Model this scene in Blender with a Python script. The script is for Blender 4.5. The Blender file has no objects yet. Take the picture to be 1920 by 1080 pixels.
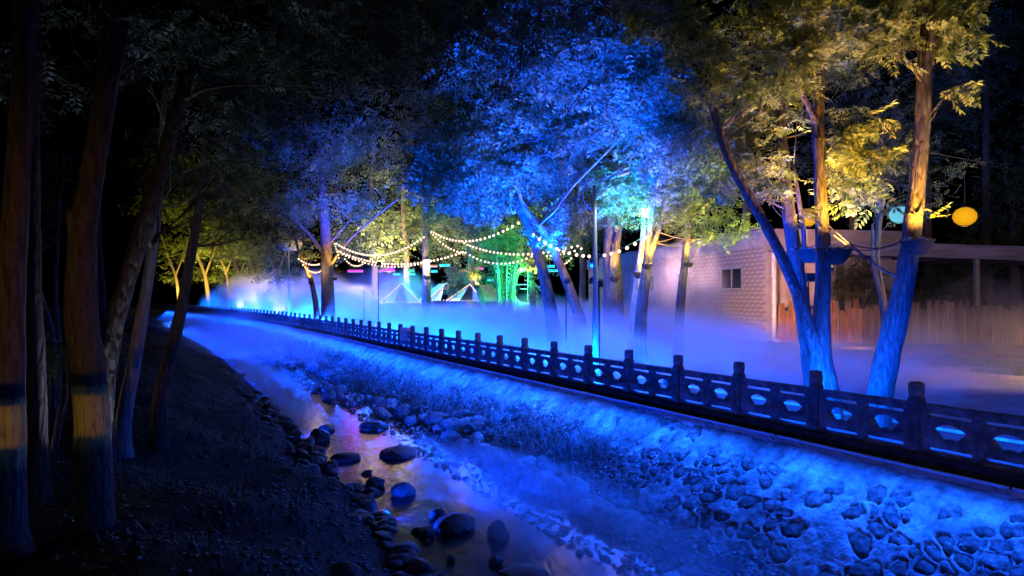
import bpy, bmesh, math, random
import numpy as np
from mathutils import Vector, Matrix, noise as mnoise
random.seed(7); RS = np.random.RandomState(11)
sc = bpy.context.scene
COL = sc.collection
R = math.radians

# ------------------------------------------------------------------ camera, world, exposure
CAMZ, PITCH, F = 2.47, R(0.76), 1280.0
cam = bpy.data.cameras.new('camera'); cam.lens = 24; cam.sensor_width = 36; cam.clip_end = 2000; cam.clip_start = .05
cam_o = bpy.data.objects.new('camera', cam); COL.objects.link(cam_o)
cam_o.location = (0, 0, CAMZ); cam_o.rotation_euler = (R(90) + PITCH, 0, 0)
sc.camera = cam_o
world = bpy.data.worlds.new('World'); sc.world = world; world.use_nodes = True
wn = world.node_tree.nodes; wl = world.node_tree.links
sky = wn.new('ShaderNodeTexSky'); sky.sky_type = 'NISHITA'; sky.sun_disc = False
sky.sun_elevation = R(-8); sky.sun_rotation = R(200)
bgn = wn['Background']; wl.new(sky.outputs[0], bgn.inputs['Color']); bgn.inputs['Strength'].default_value = 0.002
amb = bpy.data.lights.new('ambient_fill', 'SUN'); amb.energy = 0.05; amb.angle = R(2); amb.color = (.75, .8, 1)  # dim ambient fill added to lift the railing and leaves
amb_o = bpy.data.objects.new('ambient_fill', amb); COL.objects.link(amb_o); amb_o.rotation_euler = (R(52), 0, R(-38))
sc.view_settings.view_transform = 'Standard'; sc.view_settings.look = 'None'
sc.view_settings.exposure = 0.0; sc.view_settings.gamma = 1.0; sc.view_settings.use_curve_mapping = False
sc.render.engine = 'CYCLES'
cy = sc.cycles
cy.use_denoising = True
try: cy.denoiser = 'OPENIMAGEDENOISE'
except Exception: pass
cy.max_bounces = 5; cy.diffuse_bounces = 2; cy.glossy_bounces = 3; cy.transmission_bounces = 3
cy.volume_bounces = 1; cy.transparent_max_bounces = 6
cy.sample_clamp_indirect = 1.0; cy.sample_clamp_direct = 0
cy.caustics_reflective = False; cy.caustics_refractive = False
cy.volume_step_rate = 1.2; cy.volume_max_steps = 96
cy.use_light_tree = True

# ------------------------------------------------------------------ coordinates
def P(px, py, Y):
    dx = (px - 960) / F; dy = (540 - py) / F
    d = Vector((dx, math.cos(PITCH) - dy * math.sin(PITCH), math.sin(PITCH) + dy * math.cos(PITCH)))
    return Vector((0, 0, CAMZ)) + d * (Y / d.y)
def PX(n, Y): return n / F * Y            # size in metres of n pixels at depth Y
# path of the railing (s = metres along it, p = metres towards the river)
F0 = Vector((6.21, 10.5)); SP = 1.807
_ps = [Vector(F0)]; _ss = [0.0]; ds = .5
def _slope(y): return -.516 - .26 * max(0, min(1, (y - 40) / 110)) 
q = Vector(F0)
for k in range(420):
    m = _slope(q.y); d = Vector((m, 1)).normalized(); q = q + d * ds; _ps.append(q.copy()); _ss.append((k + 1) * ds)
D0 = Vector((-.516, 1)).normalized()
def path(s, p=0.0):
    if s <= 0: c = F0 + D0 * s; d = D0
    else:
        k = min(int(s / ds), len(_ps) - 2); t = s / ds - k
        c = _ps[k].lerp(_ps[k + 1], t); d = (_ps[k + 1] - _ps[k]).normalized()
    return Vector((c.x - d.y * p, c.y + d.x * p))
def heading(s):
    a = path(s - .2); b = path(s + .2); d = b - a
    return math.atan2(d.y, d.x)
def P3(s, p, z): c = path(s, p); return Vector((c.x, c.y, z))
def to_sp(x, y):
    v = Vector((x, y)) - F0; return v.dot(D0), -v.dot(Vector((-D0.y, D0.x))) * -1
def smooth(a, b, x):
    t = max(0, min(1, (x - a) / (b - a))); return t * t * (3 - 2 * t)
def ground_z(x, y):
    s, p = to_sp(x, y)
    return 1.35 * smooth(41, 58, y) * smooth(-5, -14, p) if p < -5 else 0.0

# ------------------------------------------------------------------ object helpers
def tag(o, label=None, cat=None, group=None, kind=None):
    if label: o['label'] = label
    if cat: o['category'] = cat
    if group: o['group'] = group
    if kind: o['kind'] = kind
    return o
def empty(name, loc, label=None, cat=None, group=None, rz=0):
    o = bpy.data.objects.new(name, None); COL.objects.link(o); o.location = loc; o.rotation_euler = (0, 0, rz)
    o.empty_display_size = .1
    return tag(o, label, cat, group)
def link(name, me, mat, parent=None):
    if mat and not me.materials: me.materials.append(mat)
    o = bpy.data.objects.new(name, me); COL.objects.link(o)
    if parent: o.parent = parent
    return o
def np_mesh(name, V, Fc, smooth_=False):
    me = bpy.data.meshes.new(name)
    V = np.asarray(V, dtype=np.float32); Fc = np.asarray(Fc, dtype=np.int32); n, k = Fc.shape
    me.vertices.add(len(V)); me.vertices.foreach_set('co', V.ravel())
    me.loops.add(n * k); me.loops.foreach_set('vertex_index', Fc.ravel())
    me.polygons.add(n); me.polygons.foreach_set('loop_start', np.arange(0, n * k, k, dtype=np.int32))
    me.polygons.foreach_set('loop_total', np.full(n, k, dtype=np.int32))
    if smooth_: me.polygons.foreach_set('use_smooth', np.ones(n, dtype=bool))
    me.update(calc_edges=True); me.validate(); return me
class MB:
    def __init__(s): s.bm = bmesh.new()
    def box(s, c, d, rz=0, rx=0, ry=0, bevel=0):
        m = Matrix.Translation(c) @ Matrix.Rotation(rz, 4, 'Z') @ Matrix.Rotation(ry, 4, 'Y') @ Matrix.Rotation(rx, 4, 'X') @ Matrix.Diagonal((d[0], d[1], d[2], 1))
        g = bmesh.ops.create_cube(s.bm, size=1, matrix=m)
        if bevel:
            es = list({e for v in g['verts'] for e in v.link_edges})
            bmesh.ops.bevel(s.bm, geom=es, offset=bevel, segments=2, affect='EDGES')
        return s
    def tube(s, pts, rads, n=8, cap=True, wob=0, wf=1.5):
        pts = [Vector(p) for p in pts]
        if not hasattr(rads, '__len__'): rads = [rads] * len(pts)
        rings = []; up = None
        for i, p in enumerate(pts):
            d = (pts[min(i + 1, len(pts) - 1)] - pts[max(i - 1, 0)]).normalized()
            if up is None:
                up = d.orthogonal().normalized()
            up = (up - d * up.dot(d)).normalized(); sd = d.cross(up)
            ring = []
            for k in range(n):
                a = 2 * math.pi * k / n
                o = up * math.cos(a) + sd * math.sin(a)
                r = rads[i]
                if wob: r *= 1 + wob * mnoise.noise((p + o * rads[i]) * wf) + wob * .5 * mnoise.noise(Vector((o.x * 7, o.y * 7, p.z * 1.2 + p.x)))
                ring.append(s.bm.verts.new(p + o * r))
            rings.append(ring)
        for a, b in zip(rings, rings[1:]):
            for k in range(n):
                f = s.bm.faces.new((a[k], a[(k + 1) % n], b[(k + 1) % n], b[k])); f.smooth = n > 6
        if cap and n > 2:
            s.bm.faces.new(list(reversed(rings[0]))); s.bm.faces.new(rings[-1])
        return s
    def lathe(s, prof, c=(0, 0, 0), n=16, smooth_=True):
        c = Vector(c); rings = []
        for r, z in prof:
            rings.append([s.bm.verts.new(c + Vector((r * math.cos(2 * math.pi * k / n), r * math.sin(2 * math.pi * k / n), z))) for k in range(n)])
        for a, b in zip(rings, rings[1:]):
            for k in range(n):
                f = s.bm.faces.new((a[k], a[(k + 1) % n], b[(k + 1) % n], b[k])); f.smooth = smooth_
        s.bm.faces.new(list(reversed(rings[0]))); s.bm.faces.new(rings[-1]); return s
    def quad(s, *vs): s.bm.faces.new([s.bm.verts.new(v) for v in vs]); return s
    def ico(s, c, r, sub=1, sc_=(1, 1, 1)):
        m = Matrix.Translation(c) @ Matrix.Diagonal((sc_[0], sc_[1], sc_[2], 1))
        bmesh.ops.create_icosphere(s.bm, subdivisions=sub, radius=r, matrix=m); return s
    def mesh(s, name):
        me = bpy.data.meshes.new(name); bmesh.ops.recalc_face_normals(s.bm, faces=s.bm.faces[:]) ; s.bm.to_mesh(me); s.bm.free(); return me
    def build(s, name, mat, parent=None): return link(name, s.mesh(name), mat, parent)

# ------------------------------------------------------------------ materials
def new_mat(name):
    m = bpy.data.materials.new(name); m.use_nodes = True
    return m, m.node_tree.nodes, m.node_tree.links, m.node_tree.nodes['Principled BSDF']
def surf(name, c1, c2, scale=3, rough=.8, bump=.3, bscale=None, stretch=(1, 1, 1), detail=6, spec=.3, dist=.02, metal=0, coord='Object', lo=.35, hi=.65):
    m, N, L, B = new_mat(name)
    tc = N.new('ShaderNodeTexCoord'); mp = N.new('ShaderNodeMapping'); mp.inputs['Scale'].default_value = stretch
    L.new(tc.outputs[coord], mp.inputs[0])
    n1 = N.new('ShaderNodeTexNoise'); n1.inputs['Scale'].default_value = scale; n1.inputs['Detail'].default_value = detail; n1.inputs['Roughness'].default_value = .6
    L.new(mp.outputs[0], n1.inputs['Vector'])
    cr = N.new('ShaderNodeValToRGB'); cr.color_ramp.elements[0].color = (*c1, 1); cr.color_ramp.elements[1].color = (*c2, 1)
    cr.color_ramp.elements[0].position = lo; cr.color_ramp.elements[1].position = hi
    L.new(n1.outputs['Fac'], cr.inputs[0]); L.new(cr.outputs[0], B.inputs['Base Color'])
    B.inputs['Roughness'].default_value = rough; B.inputs['Specular IOR Level'].default_value = spec; B.inputs['Metallic'].default_value = metal
    if bump:
        n2 = N.new('ShaderNodeTexNoise'); n2.inputs['Scale'].default_value = bscale or scale * 4; n2.inputs['Detail'].default_value = 5
        L.new(mp.outputs[0], n2.inputs['Vector'])
        b = N.new('ShaderNodeBump'); b.inputs['Strength'].default_value = bump; b.inputs['Distance'].default_value = dist
        L.new(n2.outputs['Fac'], b.inputs['Height']); L.new(b.outputs[0], B.inputs['Normal'])
    return m
def emit(name, col, strength):
    m, N, L, B = new_mat(name); N.remove(B)
    e = N.new('ShaderNodeEmission'); e.inputs[0].default_value = (*col, 1); e.inputs[1].default_value = strength
    L.new(e.outputs[0], N['Material Output'].inputs[0]); return m
def leafmat(name, c1, c2, trans=.25):
    m, N, L, B = new_mat(name)
    g = N.new('ShaderNodeNewGeometry'); cr = N.new('ShaderNodeValToRGB')
    cr.color_ramp.elements[0].color = (*c1, 1); cr.color_ramp.elements[1].color = (*c2, 1)
    L.new(g.outputs['Random Per Island'], cr.inputs[0]); L.new(cr.outputs[0], B.inputs['Base Color'])
    B.inputs['Roughness'].default_value = .5; B.inputs['Specular IOR Level'].default_value = .35
    t = N.new('ShaderNodeBsdfTranslucent'); L.new(cr.outputs[0], t.inputs[0])
    mx = N.new('ShaderNodeMixShader'); mx.inputs[0].default_value = trans
    L.new(B.outputs[0], mx.inputs[1]); L.new(t.outputs[0], mx.inputs[2]); L.new(mx.outputs[0], N['Material Output'].inputs[0])
    return m
def bark(name, c1, c2, wash=None):
    m, N, L, B = new_mat(name)
    tc = N.new('ShaderNodeTexCoord'); mp = N.new('ShaderNodeMapping'); mp.inputs['Scale'].default_value = (9, 9, 1.6)
    L.new(tc.outputs['Object'], mp.inputs[0])
    n = N.new('ShaderNodeTexNoise'); n.inputs['Scale'].default_value = 2.2; n.inputs['Detail'].default_value = 8; n.inputs['Roughness'].default_value = .65; n.inputs['Distortion'].default_value = .6
    L.new(mp.outputs[0], n.inputs['Vector'])
    v = N.new('ShaderNodeTexVoronoi'); v.feature = 'DISTANCE_TO_EDGE'; v.inputs['Scale'].default_value = 1.7
    mp2 = N.new('ShaderNodeMapping'); mp2.inputs['Scale'].default_value = (8, 8, 2.0); L.new(tc.outputs['Object'], mp2.inputs[0])
    mxv = N.new('ShaderNodeMixRGB'); mxv.inputs[0].default_value = .25; L.new(mp2.outputs[0], mxv.inputs[1]); L.new(n.outputs['Color'], mxv.inputs[2])
    L.new(mxv.outputs[0], v.inputs['Vector'])
    cr = N.new('ShaderNodeValToRGB'); cr.color_ramp.elements[0].color = (*c1, 1); cr.color_ramp.elements[1].color = (*c2, 1)
    cr.color_ramp.elements[0].position = .35; cr.color_ramp.elements[1].position = .65
    L.new(n.outputs['Fac'], cr.inputs[0])
    out = cr.outputs[0]
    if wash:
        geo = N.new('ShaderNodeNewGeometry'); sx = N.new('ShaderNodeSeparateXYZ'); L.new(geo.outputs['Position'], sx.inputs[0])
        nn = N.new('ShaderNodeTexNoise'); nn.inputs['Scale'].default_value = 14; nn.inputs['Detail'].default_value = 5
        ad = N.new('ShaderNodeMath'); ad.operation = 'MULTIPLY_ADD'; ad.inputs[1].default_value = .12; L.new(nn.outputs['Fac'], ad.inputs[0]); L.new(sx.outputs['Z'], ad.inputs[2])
        foot_shade = N.new('ShaderNodeMapRange'); foot_shade.inputs['From Min'].default_value = wash[0] - .72; foot_shade.inputs['From Max'].default_value = wash[0] - .56; L.new(ad.outputs[0], foot_shade.inputs['Value'])  # wash fades out low down: shade at the trunk foot put into the colour
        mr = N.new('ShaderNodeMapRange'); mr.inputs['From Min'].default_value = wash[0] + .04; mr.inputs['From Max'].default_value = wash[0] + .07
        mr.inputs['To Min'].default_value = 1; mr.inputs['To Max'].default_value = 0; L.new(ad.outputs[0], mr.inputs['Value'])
        mm_ = N.new('ShaderNodeMath'); mm_.operation = 'MULTIPLY'; L.new(mr.outputs[0], mm_.inputs[0]); L.new(foot_shade.outputs[0], mm_.inputs[1])
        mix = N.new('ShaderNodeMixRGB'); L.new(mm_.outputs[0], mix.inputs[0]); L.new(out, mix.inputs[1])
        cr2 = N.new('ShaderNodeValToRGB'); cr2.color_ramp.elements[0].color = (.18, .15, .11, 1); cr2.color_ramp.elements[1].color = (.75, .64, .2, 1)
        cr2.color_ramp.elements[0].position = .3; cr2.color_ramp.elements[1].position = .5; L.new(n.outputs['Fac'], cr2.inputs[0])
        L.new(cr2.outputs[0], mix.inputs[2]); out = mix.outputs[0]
    L.new(out, B.inputs['Base Color']); B.inputs['Roughness'].default_value = .85; B.inputs['Specular IOR Level'].default_value = .2
    ma = N.new('ShaderNodeMath'); ma.operation = 'MULTIPLY_ADD'; ma.inputs[1].default_value = 1.2
    mv = N.new('ShaderNodeMapRange'); mv.inputs['From Max'].default_value = .25; L.new(v.outputs['Distance'], mv.inputs['Value'])
    L.new(mv.outputs[0], ma.inputs[0]); L.new(n.outputs['Fac'], ma.inputs[2])
    b = N.new('ShaderNodeBump'); b.inputs['Strength'].default_value = .9; b.inputs['Distance'].default_value = .018
    L.new(ma.outputs[0], b.inputs['Height']); L.new(b.outputs[0], B.inputs['Normal'])
    return m
M = {}
M['bark'] = bark('bark', (.05, .04, .035), (.17, .14, .125))
M['bark_dark'] = bark('bark_dark', (.03, .022, .018), (.1, .075, .06))
M['bark_pale'] = bark('bark_pale', (.2, .18, .16), (.42, .38, .34))
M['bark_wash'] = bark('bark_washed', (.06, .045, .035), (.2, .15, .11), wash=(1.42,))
M['leaf'] = leafmat('leaf', (.05, .09, .04), (.14, .19, .08), .3)
M['leaf_near'] = leafmat('leaf_near', (.07, .11, .025), (.32, .36, .1), .35)
M['leaf_far'] = leafmat('leaf_far', (.04, .07, .035), (.12, .16, .07), .3)
M['leaf_dark'] = leafmat('leaf_dark', (.03, .045, .03), (.07, .09, .05), .2)
M['weed'] = leafmat('weed', (.04, .06, .05), (.5, .52, .5), .3)
M['stone_rail'] = surf('carved_stone', (.13, .12, .11), (.3, .28, .26), 6, .7, .35, 40, dist=.01)
M['mortar'] = surf('mortar', (.1, .1, .1), (.46, .45, .43), 2.3, .75, 1, 16, dist=.03, lo=.3, hi=.62, detail=10, spec=.25)
M['cobble'] = surf('river_cobble', (.05, .05, .05), (.2, .19, .18), 5, .7, .5, 22, dist=.02, detail=8)
def variety(m, lo=.45, hi=1.35):
    N = m.node_tree.nodes; L = m.node_tree.links; B = N['Principled BSDF']; src = B.inputs['Base Color'].links[0].from_socket
    oi = N.new('ShaderNodeObjectInfo'); mr = N.new('ShaderNodeMapRange'); mr.inputs['To Min'].default_value = lo; mr.inputs['To Max'].default_value = hi; L.new(oi.outputs['Random'], mr.inputs['Value'])
    mx = N.new('ShaderNodeVectorMath'); mx.operation = 'SCALE'; L.new(src, mx.inputs[0]); L.new(mr.outputs[0], mx.inputs['Scale']); L.new(mx.outputs[0], B.inputs['Base Color'])
def stains(m, scale, lo, pos=(.42, .6), stretch=(1, 1, 1)):
    N = m.node_tree.nodes; L = m.node_tree.links; B = N['Principled BSDF']; src = B.inputs['Base Color'].links[0].from_socket
    tc = N.new('ShaderNodeTexCoord'); mp = N.new('ShaderNodeMapping'); mp.inputs['Scale'].default_value = stretch; L.new(tc.outputs['Object'], mp.inputs[0])
    n = N.new('ShaderNodeTexNoise'); n.inputs['Scale'].default_value = scale; n.inputs['Detail'].default_value = 9; n.inputs['Roughness'].default_value = .72; L.new(mp.outputs[0], n.inputs['Vector'])
    mr = N.new('ShaderNodeMapRange'); mr.inputs['From Min'].default_value = pos[0]; mr.inputs['From Max'].default_value = pos[1]; mr.inputs['To Min'].default_value = lo; L.new(n.outputs['Fac'], mr.inputs['Value'])
    mx = N.new('ShaderNodeVectorMath'); mx.operation = 'SCALE'; L.new(src, mx.inputs[0]); L.new(mr.outputs[0], mx.inputs['Scale']); L.new(mx.outputs[0], B.inputs['Base Color'])
M['ledge'] = surf('dark_ledge', (.015, .015, .015), (.06, .055, .05), 4, .9, .6, 20)
M['rim'] = surf('ledge_rim', (.3, .3, .3), (.55, .54, .52), 5, .7, .3, 30)
M['paving'] = surf('paving', (.16, .155, .15), (.28, .27, .26), 1.2, .6, .25, 30, dist=.006, spec=.5)
M['paving_dark'] = surf('dark_paving', (.07, .07, .068), (.13, .125, .12), 1.5, .6, .25, 30, dist=.006, spec=.5)
M['soil'] = surf('bank_soil', (.012, .01, .008), (.05, .042, .032), 2.5, .9, 1, 18, dist=.05)
M['bed'] = surf('river_bed', (.02, .02, .02), (.08, .075, .07), 3, .8, 1, 12, dist=.06)
M['rock'] = surf('wet_rock', (.008, .008, .008), (.04, .038, .036), 4, .45, .7, 12, dist=.03, spec=.5)
M['rock_bank'] = surf('bank_rock', (.012, .011, .01), (.07, .065, .055), 5, .5, .8, 14, dist=.03, spec=.5)
M['rock_pale'] = surf('pale_rock', (.1, .1, .1), (.42, .41, .4), 3, .6, .8, 14, dist=.04)
M['tile'] = surf('wall_tile', (.3, .24, .22), (.46, .36, .33), 2.2, .7, .2, 40)
M['plaster'] = surf('grey_plaster', (.26, .23, .22), (.42, .37, .35), 1.2, .8, .3, 12, detail=9)
M['concrete'] = surf('concrete', (.16, .14, .12), (.32, .28, .25), 1.4, .8, .3, 10, stretch=(.3, .3, 3))
M['wood'] = surf('board_wood', (.1, .05, .03), (.32, .17, .1), 3, .7, .3, 12, stretch=(6, 6, .5))
M['metal_paint'] = surf('painted_metal', (.5, .5, .5), (.62, .62, .62), 4, .4, .02)
M['dark_metal'] = surf('dark_metal', (.03, .03, .03), (.06, .06, .06), 6, .45, .05, metal=.3)
M['pvc'] = surf('white_pipe', (.55, .53, .5), (.7, .68, .66), 3, .45, .02)
M['frame'] = surf('window_frame', (.25, .25, .26), (.4, .4, .4), 4, .4, .02)
M['basket'] = surf('woven_basket', (.012, .008, .005), (.05, .026, .015), 12, .7, .8, 60, stretch=(1, 1, 4))
M['straw'] = surf('straw', (.3, .2, .08), (.6, .45, .2), 9, .8, .2)
M['cord'] = surf('cord', (.02, .02, .02), (.04, .04, .04), 5, .6, 0)
M['canvas'] = surf('tent_canvas', (.62, .6, .56), (.78, .75, .72), 3, .8, .1)
M['canvas_pink'] = surf('pink_canvas', (.62, .3, .32), (.75, .4, .4), 3, .8, .1)
M['decor'] = surf('decor_paint', (.6, .62, .64), (.78, .8, .8), 3, .5, .05)
mg, Ng, Lg, Bg = new_mat('window_glass'); Bg.inputs['Base Color'].default_value = (.006, .008, .012, 1); Bg.inputs['Roughness'].default_value = .08; Bg.inputs['Specular IOR Level'].default_value = .35
M['glass'] = mg
M['bulb'] = emit('bulb_glow', (1, .7, .48), 3.0)
M['lantern_amber'] = emit('lantern_amber', (1, .46, .01), 1.0)
def ribs(m, k):
    N = m.node_tree.nodes; L = m.node_tree.links; e = [n for n in N if n.type == 'EMISSION'][0]
    tc = N.new('ShaderNodeTexCoord'); w = N.new('ShaderNodeTexWave'); w.bands_direction = 'Z'; w.inputs['Scale'].default_value = k; w.inputs['Distortion'].default_value = .6; L.new(tc.outputs['Object'], w.inputs['Vector'])
    lw = N.new('ShaderNodeLayerWeight'); lw.inputs[0].default_value = .35
    a = N.new('ShaderNodeMapRange'); a.inputs['To Min'].default_value = .72; a.inputs['To Max'].default_value = 1.0; L.new(w.outputs['Fac'], a.inputs['Value'])
    b = N.new('ShaderNodeMapRange'); b.inputs['To Min'].default_value = 1.15; b.inputs['To Max'].default_value = .55; L.new(lw.outputs['Facing'], b.inputs['Value'])
    c = N.new('ShaderNodeMath'); c.operation = 'MULTIPLY'; L.new(a.outputs[0], c.inputs[0]); L.new(b.outputs[0], c.inputs[1]); L.new(c.outputs[0], e.inputs[1])
ribs(M['lantern_amber'], 7)
M['lantern_cyan'] = emit('lantern_cyan', (.2, .75, 1), .8)
for nm, c, k in (('magenta', (1, .04, .75), 1.3), ('cyan', (.02, .75, .9), 1.2), ('green', (.03, .9, .35), 1.1), ('orange', (1, .3, .02), 1.2)):
    M['neon_' + nm] = emit('neon_' + nm, c, k)
WALLW, FOGW, RIVW = 58.0, 12.5, 9.0
BLUE = (.004, .085, 1.0); DEEP = (.004, .02, 1.0); CROWNB = (.0, .045, 1.0); FOGB = (.0, .07, 1.0); AZURE = (.0, .14, 1.0); AMBER = (1, .47, .04); WARM = (1, .66, .4); GREEN = (.02, 1, .12); TEAL = (.04, 1, .4); CYAN = (.02, .55, 1.0)
for nm, c in (('blue', BLUE), ('amber', AMBER), ('green', GREEN), ('cyan', CYAN), ('warm', WARM), ('deep', DEEP)):
    M['lens_' + nm] = emit('lens_' + nm, c, 1.0)
# water
mw, N, L, B = new_mat('river_water')
tc = N.new('ShaderNodeTexCoord'); mp = N.new('ShaderNodeMapping'); mp.inputs['Scale'].default_value = (1, 1, 1); mp.inputs['Rotation'].default_value = (0, 0, R(27)); L.new(tc.outputs['Object'], mp.inputs[0])
mp.inputs['Scale'].default_value = (2.4, 1.0, 1)
n1 = N.new('ShaderNodeTexNoise'); n1.inputs['Scale'].default_value = 2.2; n1.inputs['Detail'].default_value = 6; n1.inputs['Distortion'].default_value = .7; L.new(mp.outputs[0], n1.inputs['Vector'])
bb = N.new('ShaderNodeBump'); bb.inputs['Strength'].default_value = .3; bb.inputs['Distance'].default_value = .04; L.new(n1.outputs['Fac'], bb.inputs['Height'])
B.inputs['Base Color'].default_value = (.012, .014, .02, 1); B.inputs['Roughness'].default_value = .17; B.inputs['IOR'].default_value = 1.33; B.inputs['Specular IOR Level'].default_value = .45
L.new(bb.outputs[0], B.inputs['Normal']); M['water'] = mw

variety(M['cobble']); variety(M['wood'], .3, 1.4); variety(M['rock'], .6, 1.3); variety(M['rock_pale'], .45, 1.25); stains(M['cobble'], 9, .4); stains(M['mortar'], .8, .45); stains(M['mortar'], 7, .55, (.38, .5)); stains(M['stone_rail'], 3.5, .45); variety(M['stone_rail'], .8, 1.15); stains(M['tile'] if 'tile' in M else M['cobble'], 2, .6)
# ------------------------------------------------------------------ lamps with real fittings
FLOOD_N = [0]
def lamp(loc, target, col, watts, cone=60, blend=.5, soft=.06, parent=None, typ='SPOT'):
    l = bpy.data.lights.new('lamp', typ); l.color = col; l.energy = watts; l.shadow_soft_size = soft
    if typ == 'SPOT': l.spot_size = R(cone); l.spot_blend = blend
    o = bpy.data.objects.new('lamp', l); COL.objects.link(o); o.location = loc
    if target is not None:
        d = Vector(target) - Vector(loc); o.rotation_euler = d.to_track_quat('-Z', 'Y').to_euler()
    if parent: o.parent = parent
    return o
def floodlight(loc, target, col, watts, lens, label, cone=70, blend=.6, size=.16, group=None, soft=.06):
    loc = Vector(loc); d = (Vector(target) - loc).normalized()
    rt = empty('floodlight', loc, label, 'floodlight', group)
    q_ = d.to_track_quat('-Z', 'Y').to_matrix().to_4x4()
    hb = MB(); g = bmesh.ops.create_cube(hb.bm, size=1, matrix=q_ @ Matrix.Translation((0, 0, .05)) @ Matrix.Diagonal((size * 1.3, size, .09, 1)))
    for k in range(5):
        bmesh.ops.create_cube(hb.bm, size=1, matrix=q_ @ Matrix.Translation((size * (-.5 + k * .25), 0, .11)) @ Matrix.Diagonal((.01, size * .9, .04, 1)))
    hb.build('housing', M['dark_metal'], rt)
    lb = MB(); bmesh.ops.create_cube(lb.bm, size=1, matrix=q_ @ Matrix.Diagonal((size * 1.15, size * .85, .012, 1))); lb.build('lens', M['lens_' + lens], rt)
    br = MB(); zb = -.14
    br.box((0, 0, zb), (size * 1.7, .03, .008)); br.box((size * .8, 0, zb / 2), (.008, .03, abs(zb))); br.box((-size * .8, 0, zb / 2), (.008, .03, abs(zb)))
    br.box((0, 0, zb - .05), (.03, .03, .1)); br.build('bracket', M['dark_metal'], rt)
    l = lamp(d * .05, None, col, watts, cone, blend, soft, rt); l.rotation_euler = d.to_track_quat('-Z', 'Y').to_euler()
    return rt

# ------------------------------------------------------------------ ground, wall, river
def sweep(name, prof, s0, s1, n, mat, zf=None, kind='structure', sm=True, parent=None):
    ss = [s0 + (s1 - s0) * (k / n) ** 1.6 for k in range(n + 1)]
    V = []; Fc = []; m = len(prof)
    for s in ss:
        for p, z in prof:
            c = path(s, p); zz = z + (zf(s, p) if zf else 0); V.append((c.x, c.y, zz))
    for i in range(n):
        for j in range(m - 1):
            a = i * m + j; Fc.append((a, a + 1, a + m + 1, a + m))
    me = np_mesh(name, V, Fc, sm); o = link(name, me, mat, parent)
    if kind: o['kind'] = kind
    return o
# plaza behind the railing
pv = []
S0 = -16
plz = [(-.10, 0.0), (-2.6, 0.0)]
sweep('walkway', plz, S0, 185, 120, M['paving_dark'])
prof = [(-2.6, .012)] + [(-2.6 - k * 2.2, .012) for k in range(1, 40)]
def pz(s, p):
    c = path(s, p); return ground_z(c.x, c.y)
sweep('plaza', prof, S0 - 60, 185, 150, M['paving'], pz)
g = sweep('kerb', [(-2.52, 0.0), (-2.52, .05), (-2.64, .05), (-2.64, 0.0)], S0, 185, 140, M['rim'], sm=False)
# ledge at the foot of the railing
sweep('ledge', [(-.11, .004), (-.11, .1), (.2, .1), (.2, -.06), (.42, -.08), (.46, -.1)], S0, 185, 160, M['ledge'], lambda s, p: .0, sm=False)
sweep('ledge_rim', [(.41, -.12), (.41, -.045), (.50, -.05), (.50, -.3)], S0, 185, 160, M['rim'], sm=False)
# river bed and bank
def bedz(s, p):
    c = path(s, p); return (.22 + .25 * smooth(6.2, 7.2, p)) * mnoise.noise(Vector((c.x * .45, c.y * .45, 0))) + .08 * mnoise.noise(Vector((c.x * 2, c.y * 2, 3))) if p > 2.4 else 0
BANK = [(2.2, -1.75), (2.8, -1.78), (3.5, -1.86), (4.2, -1.95), (5, -2.0), (5.8, -1.95), (6.3, -1.86), (6.7, -1.72), (7.2, -1.5), (8, -1.2), (8.8, -.85), (9.6, -.55), (10.5, -.3), (12, -.1), (14, 0.05), (17, .15), (22, .3), (30, .4), (45, .5), (80, .5)]
def fine(prof, step):
    out = []
    for (a, za), (b, zb) in zip(prof, prof[1:]):
        k = max(1, int((b - a) / step)); out += [(a + (b - a) * i / k, za + (zb - za) * i / k) for i in range(k)]
    return out + [prof[-1]]
def bank_z(p):
    for (a, za), (b, zb) in zip(BANK, BANK[1:]):
        if a <= p <= b: return za + (zb - za) * (p - a) / (b - a)
    return -1.8
sweep('river_bed', fine([x for x in BANK if x[0] <= 6.71], .25), S0, 185, 260, M['bed'], bedz)
sweep('river_bank', fine([x for x in BANK if x[0] >= 6.69], .3)[:], S0, 185, 300, M['soil'], bedz)
WZ = -1.7
sweep('water', [(2.0, WZ), (3, WZ), (4, WZ), (5, WZ), (6, WZ), (7.6, WZ)], S0, 185, 80, M['water'])

# embankment: battered wall, mortar heightfield with pockets, each stone its own object
SL = math.hypot(1.95, 1.62)
def wall_pt(s, t, h=0):            # t = metres down the slope, h = out along its normal
    u = t / SL; p = .50 + 1.95 * u; z = -.12 - 1.62 * u
    nz = 1.95 / SL; npn = 1.62 / SL
    return P3(s, p + npn * h, z + nz * h)
SA, SB = -9.0, 16.0
pts = []
_g = {}
for _ in range(26000):
    a_, b_, w_ = RS.uniform(SA, SB), RS.uniform(.05, SL), RS.choice([.6, .8, 1.0, 1.25], p=[.3, .35, .25, .1])
    r_ = .17 * w_; key = (int(a_ / .3), int(b_ / .3)); ok = True
    for di in (-1, 0, 1):
        for dj in (-1, 0, 1):
            for (x_, y_, q_) in _g.get((key[0] + di, key[1] + dj), ()):
                if math.hypot(x_ - a_, (y_ - b_) * 1.1) < r_ + q_: ok = False
    if ok: _g.setdefault(key, []).append((a_, b_, r_)); pts.append((a_, b_, w_, RS.rand()))
pts = np.array(pts)
ns, nt = 1000, 100
gs = np.linspace(SA, SB, ns); gt = np.linspace(0, SL + .1, nt)
GS, GT = np.meshgrid(gs, gt, indexing='ij'); 
H = np.zeros_like(GS)
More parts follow.
